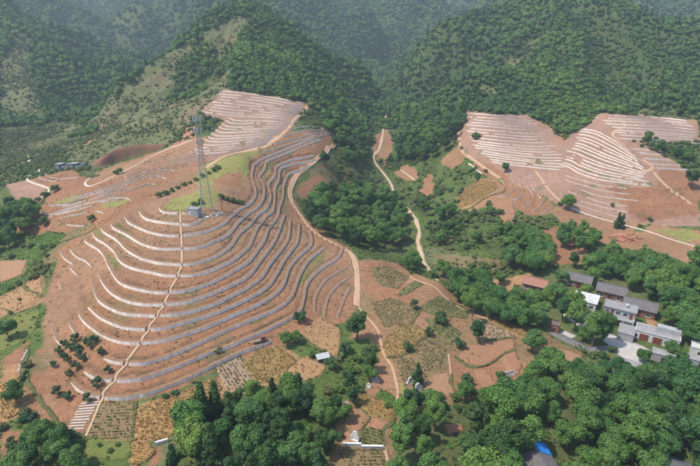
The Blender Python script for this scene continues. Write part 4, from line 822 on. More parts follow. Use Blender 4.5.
# bushes in the valley and on field banks
for i, (a, b, s_) in enumerate([(388,408,0.7),(15,452,0.9),(10,445,0.8),(25,440,0.8),(35,436,0.7),(48,432,0.8),(20,300,0.4),(3,430,0.7),(410,190,1.2),(425,165,1.1),(428,200,1.2),(416,203,1.0),(440,195,1.3),(462,175,1.0),(455,180,1.1),(470,172,0.9),(478,176,1.0),(486,172,0.9),(450,192,1.2),(462,190,0.8),(488,205,1.1),(500,214,1.3),(520,226,1.2),(475,215,1.1),(466,222,1.3),(405,237,0.9),(560,205,0.9),(612,206,0.8),(650,221,0.9),(640,227,0.7),(500,376,0.8),(470,392,1.0),(456,400,0.9),(440,398,0.8),(430,397,0.9),(396,432,0.7),(330,448,0.9),(338,438,0.8),(365,355,1.1),(372,350,1.0),(358,362,1.0),(350,372,1.0),(340,392,0.9),(118,446,0.4),(100,446,0.4),(110,452,0.45),(175,395,0.7),(166,398,0.6),(185,440,0.9),(192,452,1.0),(180,455,0.9),(340,338,0.0)]):
    if not s_: continue
    G = ground_at(a, b)[0]; side_ = 'left' if a < 233 else 'middle' if a < 420 else 'right'; rowt = 'lower' if b > 330 else 'upper'
    plant('shrub', G[0], G[1], s_, f'scattered green bush on the {rowt} {side_} field banks', 'bush', f'scattered bushes of the {rowt} {side_} banks')
print('single plants', len(PLANTED))

# ------------------------------------------------------------------ woods and scrub that read as one mass: instanced stuff
def far_mesh(name, mat, h, R, leaves, size, r, cone=False):
    VS, FS = [], []; nv = 0
    for k in range(4):
        c = np.array([r.normal(0, R * 0.28), r.normal(0, R * 0.28), h * (0.45 + 0.16 * k) if cone else h * r.uniform(0.46, 0.58)]); lr = R * (0.9 - 0.2 * k if cone else r.uniform(0.5, 0.75))
        V, F = blob(c, np.array([lr, lr, lr * (1.1 if cone else 0.72)]) * 0.92, r, 1); VS.append(V); FS += [[i + nv for i in f] for f in F]; nv += len(V)
        m_ = leaves // 4; d = unit(r.normal(0, 1, (m_, 3)) + [0, 0, 0.5]); P = c + d * lr * r.uniform(0.85, 1.1, (m_, 1))
        V, F = leaf_cards(P, d, size, r); VS.append(V); FS += (F + nv).tolist(); nv += len(V)
    return mesh_from(name, np.vstack(VS), FS, mat, True)
def proto_collection(name, meshes):
    c = bpy.data.collections.new(name)
    for i, me in enumerate(meshes): c.objects.link(bpy.data.objects.new(f'{name}_{i:02d}', me))
    return c
def scatter_object(name, pts, scl, coll, nproto, label, cat, seed=0):
    r = np.random.default_rng(seed); n_ = len(pts)
    me = bpy.data.meshes.new(name); me.vertices.add(n_); me.vertices.foreach_set('co', np.asarray(pts, 'f4').ravel())
    for nm, typ, data in (('scl', 'FLOAT', scl), ('rot', 'FLOAT', r.uniform(0, 6.28, n_)), ('pick', 'INT', r.integers(0, nproto, n_))):
        a = me.attributes.new(nm, typ, 'POINT'); a.data.foreach_set('value', np.asarray(data, 'f4' if typ == 'FLOAT' else 'i4'))
    o = add(name, me)
    ng = bpy.data.node_groups.new(name, 'GeometryNodeTree'); ng.interface.new_socket('Geometry', in_out='INPUT', socket_type='NodeSocketGeometry'); ng.interface.new_socket('Geometry', in_out='OUTPUT', socket_type='NodeSocketGeometry')
    N_ = ng.nodes; L = ng.links; gi = N_.new('NodeGroupInput'); go = N_.new('NodeGroupOutput')
    ci_ = N_.new('GeometryNodeCollectionInfo'); ci_.inputs['Collection'].default_value = coll; ci_.inputs['Separate Children'].default_value = True; ci_.inputs['Reset Children'].default_value = True
    ip = N_.new('GeometryNodeInstanceOnPoints'); ip.inputs['Pick Instance'].default_value = True
    def na(nm, t): x = N_.new('GeometryNodeInputNamedAttribute'); x.data_type = t; x.inputs['Name'].default_value = nm; return x.outputs['Attribute']
    cx = N_.new('ShaderNodeCombineXYZ'); L.new(na('rot', 'FLOAT'), cx.inputs[2])
    L.new(gi.outputs[0], ip.inputs['Points']); L.new(ci_.outputs[0], ip.inputs['Instance']); L.new(na('pick', 'INT'), ip.inputs['Instance Index'])
    e2r = N_.new('FunctionNodeEulerToRotation'); L.new(cx.outputs[0], e2r.inputs[0]); L.new(e2r.outputs[0], ip.inputs['Rotation']); L.new(na('scl', 'FLOAT'), ip.inputs['Scale']); L.new(ip.outputs[0], go.inputs[0])
    o.modifiers.new('scatter', 'NODES').node_group = ng
    return tag(o, label, cat, kind='stuff')
rf = np.random.default_rng(9)
FAR = proto_collection('forest_crown', [far_mesh('forest_crown', LEAF['forest'], rf.uniform(5.5, 7.5), rf.uniform(2.5, 3.3), 110, 0.42, rf) for _ in range(5)] + [far_mesh('forest_conifer', LEAF['dark'], 8.5, 1.9, 80, 0.45, rf, True)])
SCR = proto_collection('scrub_clump', [far_mesh('scrub_clump', LEAF['shrub' if i % 3 else 'dryshrub'], 1.7, 1.5, 70, 0.28, rf) for i in range(4)])
def scatter_points(x0, x1, y0, y1, cell, r):
    gx_, gy_ = np.meshgrid(np.arange(x0, x1, cell), np.arange(y0, y1, cell)); x = gx_.ravel() + r.uniform(-0.5, 0.5, gx_.size) * cell; y = gy_.ravel() + r.uniform(-0.5, 0.5, gx_.size) * cell
    return x, y
def seen(x, y, z, lift=6.0):
    """Inside a widened view (a little land on all sides of the photograph)."""
    px, py = project(x, y, z + lift); return (px > -90) & (px < 790) & (py > -60) & (py < 520)
OPEN = [p for c, rch, p in ZONES if rch <= 420] + [[(365,98),(402,98),(400,125),(395,160),(366,165),(372,130)]]
CLIFFP = [(88,176),(93,158),(120,146),(135,140),(160,138),(168,150),(140,164),(110,176)]
# mountain forest, coarser with distance
pts, scs = [], []
for (y0, y1, cell, smul) in ((330, 560, 3.2, 0.86), (560, 900, 4.0, 1.08), (900, 1400, 5.6, 1.5), (1400, 2400, 8.5, 2.0)):
    w_ = 0.85 * y1 + 60
    x, y = scatter_points(-w_, w_, y0, y1, cell, rf); z = height(x, y); k = seen(x, y, z); x, y, z = x[k], y[k], z[k]
    px, py = project(x, y, z); n_ = fbm(x, y, 45, 91, 3); dd = np.hypot(x, y); jx, jy = ragged(x, y); px = px + jx; py = py + jy
    keep = np.ones(len(x), bool)
    for p in OPEN: keep &= ~(inside(p, px, py) & (dd < 440))
    hill = inside(ZONES[0][2], px, py) & (dd < 640); keep &= ~hill | (n_ > 0.64)                      # the hill behind the tower is mostly open scrub
    for q in (1, 2, 3): keep &= ~(inside(ZONES[q][2], px, py) & (dd < ZONES[q][1] * 1.1)) | (n_ > 0.64)
    face = inside([(60,165),(110,105),(50,110),(0,120),(0,165)], px, py) & (dd < 520); keep &= ~face | (n_ > 0.66)
    keep &= ~(inside(CLIFFP, px, py) & (dd < 400))
    keep &= dd > 365
    dark_ = fbm(x, y, 120, 95, 2)
    pts.append(np.stack([x, y, z - 0.6], -1)[keep]); scs.append((smul * rf.uniform(0.5, 1.35, len(x)) * (0.7 + 0.6 * dark_))[keep])
P_ = np.vstack(pts); print('forest trees', len(P_))
scatter_object('mountain_forest', P_, np.concatenate(scs), FAR, 6, 'dense green forest covering the mountains behind the terraces', 'forest', 1)
# scrub on open hillsides, banks and in the valley
x, y = scatter_points(-520, 360, 80, 720, 2.2, rf); z = height(x, y); k = seen(x, y, z, 2); x, y, z = x[k], y[k], z[k]
px, py = project(x, y, z); n_ = fbm(x, y, 16, 101, 3); dd = np.hypot(x, y); jx, jy = ragged(x, y); px = px + jx; py = py + jy; prob = np.zeros(len(x))
hill = inside(ZONES[0][2], px, py) & (dd < 640); prob[hill] = np.where(n_[hill] > 0.52, np.clip((n_[hill] - 0.49) * 6, 0, 0.9), 0.20)
for q in (1, 2, 3): h_ = inside(ZONES[q][2], px, py) & (dd < ZONES[q][1] * 1.1); prob[h_] = np.clip((n_[h_] - 0.40) * 5, 0.25, 0.95)
val = inside([(0,165),(110,105),(40,105),(0,115)], px, py) & (dd < 560); prob[val] = np.clip((n_[val] - 0.40) * 5, 0.2, 0.9)
midv = inside([(365,165),(375,110),(395,105),(430,130),(460,150),(500,185),(560,225),(600,245),(560,270),(500,300),(440,282),(420,262),(404,230),(395,195)], px, py) & (dd < 460); prob[midv] = np.clip((n_[midv] - 0.46) * 5, 0.06, 0.85)
west = inside([(0,245),(60,232),(45,270),(42,310),(28,350),(28,390),(42,425),(85,440),(85,470),(0,470)], px, py) & (dd < 260); prob[west] = np.clip((n_[west] - 0.42) * 4, 0.05, 0.75)
trk = inside([(318,165),(345,150),(372,165),(395,195),(345,190),(310,206)], px, py) & (dd < 380); prob[trk] = np.clip((n_[trk] - 0.42) * 4, 0.12, 0.7)
tomb = inside([(322,395),(335,362),(350,340),(372,345),(375,365),(365,390),(345,402),(330,425)], px, py) & (dd < 200); prob[tomb] = np.clip((n_[tomb] - 0.40) * 4, 0.1, 0.6)
gul = inside([(330,240),(365,250),(400,262),(440,285),(480,312),(540,335),(600,360),(640,380),(690,385),(705,350),(690,330),(560,325),(500,292),(440,275)], px, py) & (dd < 260); prob[gul] = np.clip((n_[gul] - 0.35) * 4, 0.1, 0.8)
prob[inside(CLIFFP, px, py) & (dd < 400)] = -1
crest = (dd > 330) & (dd < 420) & (prob == 0); prob[crest] = 0.75
for c, rch, p in ZONES[5:]:
    if c in (DRY, SCRUB, GRASS, YGRASS, BROWNGREEN, FLOOR): continue
    prob[inside(p, px, py) & (dd < rch * 1.12)] *= 0.0
for f in FIELDS: prob[inside(f[2], px, py) & (dd < 300)] = 0
for pth, w_ in ((TRACK, 4), (EDGEPATH, 3), (FIELDTRACK, 3), (STREAM, 5)):
    S_ = ground_at(*np.asarray(pth, float).T)[:, :2]; S_ = spline(S_, 2.0); near_ = (np.abs(x[:, None] - S_[None, :, 0]) + np.abs(y[:, None] - S_[None, :, 1])).min(1) < w_; prob[near_] = 0
VILL = [(520,270),(556,270),(600,270),(660,288),(690,335),(700,350),(690,372),(640,372),(600,352),(548,336)]
prob[inside(VILL, px, py) & (dd < 230)] = 0
keep = rf.random(len(x)) < prob
light = keep & (hill | val | (inside(ZONES[1][2], px, py) & (dd < 780))) & (rf.random(len(x)) < np.where(n_ < 0.53, 0.97, 0.30))
TUF = proto_collection('grass_tuft', [far_mesh('grass_tuft', LEAF['dryshrub'], 1.2, 1.3, 60, 0.26, rf) for i in range(3)])
scatter_object('hillside_tufts', np.stack([x, y, z - 0.2], -1)[light], (rf.uniform(0.35, 1.1, len(x)))[light], TUF, 3, 'pale grass tufts and low herbs over the open hill behind the tower', 'grass', 3)
keep &= ~light
print('scrub', keep.sum())
scatter_object('hillside_scrub', np.stack([x, y, z - 0.15], -1)[keep], (rf.uniform(0.3, 1.25, len(x)) * np.where(hill | val, 0.9, 1.0))[keep], SCR, 4, 'low scrub and bushes scattered over the open hillsides and valley', 'scrub', 2)

# ------------------------------------------------------------------ crops, straw and weeds: what gives the ground its grain
def tuft_mesh(name, mat, h, w, k, r):
    V, F = [], []
    for i in range(k):
        a = r.uniform(0, 6.28); d = np.array([math.cos(a), math.sin(a), 0]); t = np.array([-d[1], d[0], 0]); o_ = d * w * 0.25 * r.random(); e = o_ + d * w * r.uniform(0.5, 1.0) + np.array([0, 0, h * r.uniform(0.6, 1.0)]); m_ = (o_ + e) / 2 + np.array([0, 0, h * 0.25])
        b = len(V); V += [o_ - t * w * 0.12, o_ + t * w * 0.12, m_ + t * w * 0.16, e, m_ - t * w * 0.16]; F.append([b, b + 1, b + 2, b + 3, b + 4])
    return mesh_from(name, np.array(V), F, mat, True)
LEAF['straw'] = mat_leaf('leaf_straw', (0.30, 0.185, 0.075), (0.40, 0.26, 0.10), 0.2); LEAF['crop'] = mat_leaf('leaf_crop', (0.085, 0.14, 0.04), (0.13, 0.17, 0.055), 0.2); LEAF['weed'] = mat_leaf('leaf_weed', (0.10, 0.13, 0.045), (0.17, 0.16, 0.065), 0.2)
TU = {k: proto_collection(k + '_tuft', [tuft_mesh(k + '_tuft', LEAF[k], h, w, 9, rf) for _ in range(3)]) for k, h, w in (('straw', 0.35, 0.35), ('crop', 0.30, 0.34), ('weed', 0.28, 0.34))}
PTS = {'straw': [], 'crop': []}; MEADOW = [f[2] for f in FIELDS if f[1] != 'grass']
for nm_, m_, pxs, lab in FIELDS:
    kind = 'straw' if m_.startswith('wheat') else 'crop' if m_ in ('crop', 'crop2', 'green', 'stripe') else 'straw' if m_ == 'tan' else None
    if not kind: continue
    L = np.asarray(pxs, float); B = ground_at(L[:, 0], L[:, 1])[:, :2]; c = B.mean(0); R_ = np.abs(B - c).max() * 1.5
    e = B[1] - B[0] if len(B) % 2 else B[2] - B[1]; an = math.atan2(e[1], e[0])
    su, sv = (0.55, 0.7) if kind == 'straw' else (0.45, 1.0)
    u_, v_ = np.meshgrid(np.arange(-R_, R_, su), np.arange(-R_, R_, sv)); u_ = u_.ravel() + rf.normal(0, 0.12, u_.size); v_ = v_.ravel() + rf.normal(0, 0.07, v_.size)
    x_ = c[0] + u_ * math.cos(an) - v_ * math.sin(an); y_ = c[1] + u_ * math.sin(an) + v_ * math.cos(an)
    q_ = vnoise(x_ / 5, y_ / 5, 7); k_ = inside(B, x_, y_) & (rf.random(len(x_)) < (0.16 if m_ == 'tan' else 0.9 if kind == 'straw' else 0.35 + 0.6 * q_))
    x_, y_ = x_[k_], y_[k_]; PTS[kind].append(np.stack([x_, y_, height(x_, y_) + (0.07 if m_ == 'tan' else 0.24 if kind == 'straw' else 0.08)], -1))
for kind, lab, cat in (('straw', 'ripe straw standing in the wheat fields', 'wheat'), ('crop', 'young crop plants standing in rows in the fields', 'crop')):
    P_ = np.vstack(PTS[kind]); print(kind, len(P_)); scatter_object({'straw': 'wheat_straw', 'crop': 'crop_plants'}[kind], P_, rf.uniform(0.7, 1.4, len(P_)), TU[kind], 3, lab, cat, 5)
x, y = scatter_points(-200, 120, 80, 330, 1.15, rf); z = height(x, y); px, py = project(x, y, z); n_ = fbm(x, y, 9, 111, 3)
b_ = height(x, y, np.minimum(best, 9.0)); pr = np.clip((n_ - 0.50) * 1.6, 0.02, 0.5) * np.where(b_ < 1.8, 1.8, 1.0); k_ = seen(x, y, z, 0) & (rf.random(len(x)) < pr) & (inside(ZONES[12][2], px, py) | inside(ZONES[8][2], px, py) | inside([(345,250),(400,262),(470,295),(540,335),(580,360),(520,400),(400,470),(330,470),(330,350),(362,300)], px, py))
print('weeds', k_.sum()); scatter_object('soil_weeds', np.stack([x, y, z - 0.03], -1)[k_], rf.uniform(0.5, 1.5, k_.sum()), TU['weed'], 3, 'small weeds and dry stalks dotted over the bare soil', 'weeds', 6)

x, y = scatter_points(-290, 300, 78, 420, 1.3, rf); z = height(x, y); k_ = seen(x, y, z, 0); x, y, z = x[k_], y[k_], z[k_]; px, py = project(x, y, z); n_ = fbm(x, y, 12, 121, 3)
g_ = height(x, y, COLR[..., 1]) > 1.0 * height(x, y, COLR[..., 0]); k_ = g_ & (rf.random(len(x)) < np.clip((n_ - 0.3) * 2.2, 0.1, 0.85)) & ~inside(VILL, px, py)
for f in MEADOW: k_ &= ~inside(f, px, py)
for pth, w_ in ((TRACK, 2.2), (EDGEPATH, 1.2), (FIELDTRACK, 1.0), (STREAM, 1.8)):
    S_ = spline(ground_at(*np.asarray(pth, float).T)[:, :2], 2.0); near_ = np.zeros(len(x), bool)
    for a in range(0, len(x), 20000): near_[a:a + 20000] = np.hypot(x[a:a + 20000, None] - S_[None, :, 0], y[a:a + 20000, None] - S_[None, :, 1]).min(1) < w_
    k_ &= ~near_
GT = proto_collection('meadow_tuft', [tuft_mesh('meadow_tuft', LEAF[k], 0.45, 0.5, 10, rf) for k in ('crop', 'shrub', 'weed', 'weed')])
print('meadow', k_.sum()); scatter_object('meadow_grass', np.stack([x, y, z - 0.03], -1)[k_], rf.uniform(0.5, 1.6, k_.sum()), GT, 4, 'long grass and herbs on banks, meadows and valley floor', 'grass', 8)
# ------------------------------------------------------------------ built things
class MB:
    def __init__(s): s.V = []; s.F = []
    def box(s, x0, x1, y0, y1, z0, z1):
        n_ = len(s.V); s.V += [(x0,y0,z0),(x1,y0,z0),(x1,y1,z0),(x0,y1,z0),(x0,y0,z1),(x1,y0,z1),(x1,y1,z1),(x0,y1,z1)]
        s.F += [[n_ + i for i in f] for f in ((3,2,1,0),(4,5,6,7),(0,1,5,4),(1,2,6,5),(2,3,7,6),(3,0,4,7))]; return s
    def prism(s, prof, x0, x1):
        """Profile in (y, z) carried along x."""
        n_ = len(s.V); k = len(prof)
        s.V += [(x0, y, z) for y, z in prof] + [(x1, y, z) for y, z in prof]
        s.F += [[n_ + i for i in range(k)][::-1], [n_ + k + i for i in range(k)]] + [[n_ + i, n_ + (i + 1) % k, n_ + k + (i + 1) % k, n_ + k + i] for i in range(k)]; return s
    def bar(s, a, b, w):
        a = Vector(a); b = Vector(b); d = (b - a).normalized(); u_ = d.cross(Vector((0, 0, 1)) if abs(d.z) < 0.9 else Vector((1, 0, 0))).normalized() * w / 2; v_ = d.cross(u_).normalized() * w / 2
        n_ = len(s.V); s.V += [tuple(p + i * u_ + j * v_) for p in (a, b) for i, j in ((-1,-1),(1,-1),(1,1),(-1,1))]
        s.F += [[n_ + i for i in f] for f in ((3,2,1,0),(4,5,6,7),(0,1,5,4),(1,2,6,5),(2,3,7,6),(3,0,4,7))]; return s
    def cyl(s, c, r0, r1, z0, z1, k=10):
        n_ = len(s.V)
        for z, r_ in ((z0, r0), (z1, r1)): s.V += [(c[0] + r_ * math.cos(i / k * 6.2832), c[1] + r_ * math.sin(i / k * 6.2832), z) for i in range(k)]
        s.F += [[n_ + i, n_ + (i + 1) % k, n_ + k + (i + 1) % k, n_ + k + i] for i in range(k)] + [[n_ + i for i in range(k)][::-1], [n_ + k + i for i in range(k)]]; return s
    def make(s, name, mat, parent=None, smooth=False): return add(name, mesh_from(name, s.V, s.F, mat, smooth), parent)
def site(name, px, py, label, cat, rz=0.0, group=None, sink=0.0):
    G = ground_at(px, py)[0]; e = bpy.data.objects.new(name, None); link(e); e.location = (G[0], G[1], G[2] - sink); e.rotation_euler = (0, 0, rz); return tag(e, label, cat, group)
def mat_tiles(name, c0, c1):
    s = NT(name); tc = s.n('ShaderNodeTexCoord'); w = s.n('ShaderNodeTexWave', wave_type='BANDS', bands_direction='X'); w.inputs['Scale'].default_value = 1.6; w.inputs['Distortion'].default_value = 0.4
    s.l(tc.outputs['Object'], w.inputs['Vector']); n_ = s.noise(tc.outputs['Object'], 0.9, 5, 0.7); n2 = s.noise(tc.outputs['Object'], 4.0, 3, 0.6)
    c = s.mix(c0, c1, s.ramp(n_, [(0.3, g3(0)), (0.7, g3(1))])); c = s.mix(c, s.ramp(n2, [(0.3, g3(0.75)), (0.7, g3(1.2))]), 1.0, 'MULTIPLY')
    s.bump(w.outputs['Fac'], 0.5, 0.12); return s.col(c)
M.update(
 tile_grey=mat_tiles('tile_grey', (0.13, 0.12, 0.125), (0.21, 0.185, 0.18)), tile_red=mat_tiles('tile_red', (0.34, 0.145, 0.11), (0.42, 0.22, 0.17)), tile_blue=mat_plain('sheet_blue', (0.03, 0.22, 0.62), 0.1, 1.0, 0.5),
 white=mat_plain('white_plaster', (0.56, 0.545, 0.52), 0.16, 0.7, 0.85), brick=mat_plain('brown_brick', (0.25, 0.12, 0.085), 0.22, 2.0, 0.9, 0.2), greywall=mat_plain('grey_render', (0.36, 0.355, 0.36), 0.14, 0.8, 0.9), flat=mat_plain('flat_roof', (0.28, 0.27, 0.265), 0.2, 0.6, 0.9), flatw=mat_plain('pale_flat_roof', (0.54, 0.53, 0.51), 0.16, 0.5, 0.85),
 wood=mat_plain('dark_wood', (0.10, 0.045, 0.03), 0.25, 3.0, 0.7), door=mat_plain('red_brown_door', (0.20, 0.065, 0.045), 0.2, 2.0, 0.6), glass=mat_plain('window_glass', (0.03, 0.04, 0.05), 0.1, 1.0, 0.15), steel=mat_plain('galvanised_steel', (0.33, 0.345, 0.35), 0.12, 2.0, 0.5), antenna=mat_plain('antenna_shell', (0.46, 0.48, 0.49), 0.05, 1.0, 0.6),
 stone=mat_plain('tomb_stone', (0.42, 0.42, 0.43), 0.15, 3.0, 0.8), whitestone=mat_plain('white_stone', (0.66, 0.64, 0.62), 0.1, 2.0, 0.8), soil=mat_plain('heaped_soil', (0.36, 0.17, 0.10), 0.3, 0.8, 0.95, 0.6), rubber=mat_plain('rubber', (0.025, 0.025, 0.027), 0.1, 2.0, 0.8), truckred=mat_plain('truck_paint', (0.24, 0.10, 0.09), 0.15, 2.0, 0.5), truckbed=mat_plain('truck_bed', (0.40, 0.31, 0.23), 0.2, 2.0, 0.8), slate=mat_plain('dark_sheet', (0.12, 0.125, 0.14), 0.2, 2.0, 0.7),
)
VA = math.radians(-32)
def opening(root, kind, x, z, w, h, yf, mat):
    """Window (frame and pane) or door (leaf and handle) on the front wall at y = yf, facing -y."""
    if kind == 'window':
        f = MB(); t = 0.09
        f.box(x - w/2, x - w/2 + t, yf - 0.05, yf + 0.06, z, z + h).box(x + w/2 - t, x + w/2, yf - 0.05, yf + 0.06, z, z + h).box(x - w/2 + t, x + w/2 - t, yf - 0.05, yf + 0.06, z, z + t).box(x - w/2 + t, x + w/2 - t, yf - 0.05, yf + 0.06, z + h - t, z + h).box(x - 0.03, x + 0.03, yf - 0.04, yf + 0.06, z + t, z + h - t)
        o = f.make('window', M['white'] if mat is None else mat, root); MB().box(x - w/2 + t, x + w/2 - t, yf - 0.02, yf + 0.05, z + t, z + h - t).make('pane', M['glass'], o)
        MB().box(x - w/2 - 0.08, x + w/2 + 0.08, yf - 0.14, yf - 0.002, z - 0.1, z - 0.003).make('sill', M['whitestone'], o)
    else:
        o = MB().box(x - w/2, x + w/2, yf - 0.045, yf + 0.05, z, z + h).make('door', mat or M['door'], root)
        MB().box(x + w/2 - 0.22, x + w/2 - 0.14, yf - 0.11, yf - 0.048, z + 0.95, z + 1.15).make('handle', M['steel'], o)
def gable_house(px, py, L, W, h, rise, roofm, frontm, gablem, label, rz=VA, name='gabled_house', op=(), sink=0.15):
    r = site(name, px, py, label, 'house', rz, sink=sink)
    MB().box(-L/2, L/2, -W/2, W/2, -0.6, h).make('wall', gablem, r)
    MB().prism([(-W/2, h - 0.002), (W/2, h - 0.002), (0, h + rise)], -L/2, L/2).make('gable', gablem, r)
    MB().box(-L/2 + 0.25, L/2 - 0.25, -W/2 - 0.035, -W/2 - 0.002, -0.3, h - 0.05).make('front_panel', frontm, r)
    o_ = 0.55; sl = rise / (W/2); e = 0.16
    rf_ = MB().prism([(-W/2 - o_, h - o_ * sl + 0.02), (0, h + rise + 0.02), (0, h + rise + 0.02 + e), (-W/2 - o_, h - o_ * sl + 0.02 + e)], -L/2 - 0.35, L/2 + 0.35)
    rf_.prism([(W/2 + o_, h - o_ * sl + 0.02), (W/2 + o_, h - o_ * sl + 0.02 + e), (0.001, h + rise + 0.02 + e), (0.001, h + rise + 0.02)], -L/2 - 0.35, L/2 + 0.35)
    ro = rf_.make('roof', roofm, r); MB().box(-L/2 - 0.38, L/2 + 0.38, -0.16, 0.16, h + rise + 0.1, h + rise + 0.3).make('ridge', roofm, ro)
    for k, x, z, w, hh in op: opening(r, k, x, z, w, hh, -W/2 - 0.04, None if k == 'window' else M['wood'])
    return r
def flat_house(px, py, L, W, h, roofm, wallm, label, rz=VA, name='flat_roofed_house', op=(), parapet=0.35, sink=0.15, doorm=None, over=0.12):
    r = site(name, px, py, label, 'house', rz, sink=sink)
    MB().box(-L/2, L/2, -W/2, W/2, -0.6, h).make('wall', wallm, r)
    ro = MB().box(-L/2 - over, L/2 + over, -W/2 - over, W/2 + over, h + 0.003, h + 0.18).make('roof', roofm, r)
    if parapet:
        p = MB(); a, b = L/2 + over, W/2 + over; t = 0.2; z0, z1 = h + 0.183, h + 0.18 + parapet
        p.box(-a, a, -b, -b + t, z0, z1).box(-a, a, b - t, b, z0, z1).box(-a, -a + t, -b + t, b - t, z0, z1).box(a - t, a, -b + t, b - t, z0, z1); p.make('parapet', wallm, ro)
    for k, x, z, w, hh in op: opening(r, k, x, z, w, hh, -W/2 - 0.002, None if k == 'window' else doorm)
    return r
std = lambda L: (('door', 0, -0.1, 1.3, 2.3), ('window', -L * 0.3, 0.9, 1.5, 1.4), ('window', L * 0.3, 0.9, 1.5, 1.4))
gable_house(535, 289, 8.5, 5.2, 3.1, 1.7, M['tile_red'], M['brick'], M['white'], 'small house with a faded red tiled roof and white gable', op=std(8.5))
gable_house(579, 285, 8.5, 5.2, 3.1, 1.7, M['tile_grey'], M['brick'], M['greywall'], 'grey tiled house at the back left of the village', op=std(8.5))
gable_house(610, 297, 9.6, 5.4, 3.4, 1.8, M['tile_grey'], M['brick'], M['greywall'], 'grey tiled house behind the two storey house', op=std(9.6))
gable_house(638, 313, 10.2, 5.6, 3.5, 1.9, M['tile_grey'], M['brick'], M['brick'], 'largest grey tiled house with red brown front, at the back right', op=std(10.2))
flat_house(585, 305, 7.5, 7.0, 3.3, M['flatw'], M['white'], 'white house with a wide pale flat roof behind the tall trees', op=std(7.5), parapet=0.0, over=0.4)
r2 = flat_house(617.5, 321.5, 9.4, 4.8, 6.0, M['flat'], M['greywall'], 'two storey house with a long balcony facing the yard', parapet=0.3, over=0.35,
    op=(('window', -3.7, 3.9, 1.2, 1.4), ('door', -2.2, 3.25, 1.0, 2.2), ('window', -0.4, 3.9, 1.4, 1.4), ('window', 1.8, 3.9, 1.4, 1.4), ('door', 3.6, 3.25, 1.0, 2.2), ('door', 0, 0, 2.2, 2.4), ('window', -3.4, 0.9, 1.6, 1.4), ('window', 3.4, 0.9, 1.6, 1.4)), name='two_storey_house', doorm=M['door'])
b_ = MB().box(-4.85, 4.85, -4.1, -2.45, 3.0, 3.2).make('balcony', M['flatw'], r2); MB().box(-4.85, 4.85, -4.1, -3.98, 3.203, 3.95).box(-4.85, -4.73, -3.98, -2.45, 3.203, 3.95).box(4.73, 4.85, -3.98, -2.45, 3.203, 3.95).make('railing', M['white'], b_)
for x_ in (-4.6, -1.6, 1.6, 4.6): MB().box(x_ - 0.14, x_ + 0.14, -4.0, -3.72, -0.5, 2.995).make('column', M['white'], r2)
MB().box(-4.68, 4.68, -2.445, -2.41, -0.3, 2.98).make('front_panel', M['white'], r2)
t_ = MB().cyl((1.8, 0.6), 0.55, 0.55, 6.49, 7.2, 12).make('water_tank', M['antenna'], r2)
r7 = flat_house(625, 337, 6.0, 4.6, 2.9, M['flat'], M['greywall'], 'small grey annex with a row of dark windows beside the yard', rz=VA + math.radians(90), parapet=0.2, op=(('window', -1.9, 0.7, 1.2, 1.5), ('window', -0.4, 0.7, 1.2, 1.5), ('door', 1.0, 0, 1.0, 2.2), ('window', 2.2, 0.9, 0.8, 1.2)), name='annex', doorm=M['wood'])
r8 = flat_house(656, 340, 12.5, 5.2, 3.2, M['flat'], M['white'], 'long white outbuilding with two wide brown gates', parapet=0.2, op=(('door', -3.6, 0, 2.6, 2.5), ('door', 0.2, 0, 2.6, 2.5), ('window', 3.6, 0.9, 1.4, 1.3), ('window', -5.9, 0.9, 1.0, 1.3)), name='outbuilding', doorm=M['door'])
MB().box(-0.5, 6.2, 0.2, 2.6, 3.39, 5.0).make('upper_room', M['greywall'], r8)
for a, b, L, W, h, lab, rm, wm in ((632, 370.5, 4.0, 3.0, 2.4, 'small grey shed beside the paved lane', 'flat', 'greywall'), (554.5, 331, 2.6, 2.6, 3.0, 'tiny brown brick hut at the village entrance', 'tile_grey', 'brick'), (662, 360, 6.0, 3.2, 2.6, 'low shed with a grey roof right of the yard tree', 'flat', 'greywall'), (698, 354, 4.5, 4.0, 3.0, 'white shed at the right edge of the village', 'flatw', 'white'), (688, 362, 5.0, 3.0, 2.2, 'low grey shed at the right edge of the village', 'flat', 'greywall')):
    flat_house(a, b, L, W, h, M[rm], M[wm], lab, name='shed', op=(('door', 0, 0, 0.9, 1.9),), parapet=0.15, doorm=M['wood'])
rb = gable_house(536, 470, 8.0, 6.4, 3.2, 1.5, M['tile_grey'], M['greywall'], M['greywall'], 'grey roofed house with one bright blue roof slope in the lower wood', rz=math.radians(97), op=std(7.0))
MB().prism([(-3.9, 3.13), (-0.25, 4.84), (-0.25, 4.92), (-3.9, 3.21)], 0.8, 4.5).make('blue_sheet', M['tile_blue'], rb)
gable_house(667, 474, 7.0, 5.0, 3.2, 1.2, M['slate'], M['greywall'], M['greywall'], 'house with a dark slate roof hidden in the lower right wood', op=std(7.0))
parcel('concrete_yard', [(603,341),(610,334),(622,339),(636,343),(652,351),(646,362),(634,366),(620,356)], M['yard'], 'pale concrete yard in front of the outbuilding', 0.14)
parcel('courtyard', [(558,308),(568,299),(580,308),(600,318),(612,330),(606,338),(592,332),(578,326),(564,316)], M['yard'], 'white courtyard of the flat roofed house', 0.14)
parcel('yard', [(556,330),(566,331),(576,336),(572,339),(560,335)], M['yard'], 'pale apron at the village entrance', 0.10)
parcel('courtyard', [(644,318),(654,318),(660,325),(650,327)], M['tan'], 'earth yard of the largest grey tiled house', 0.12)
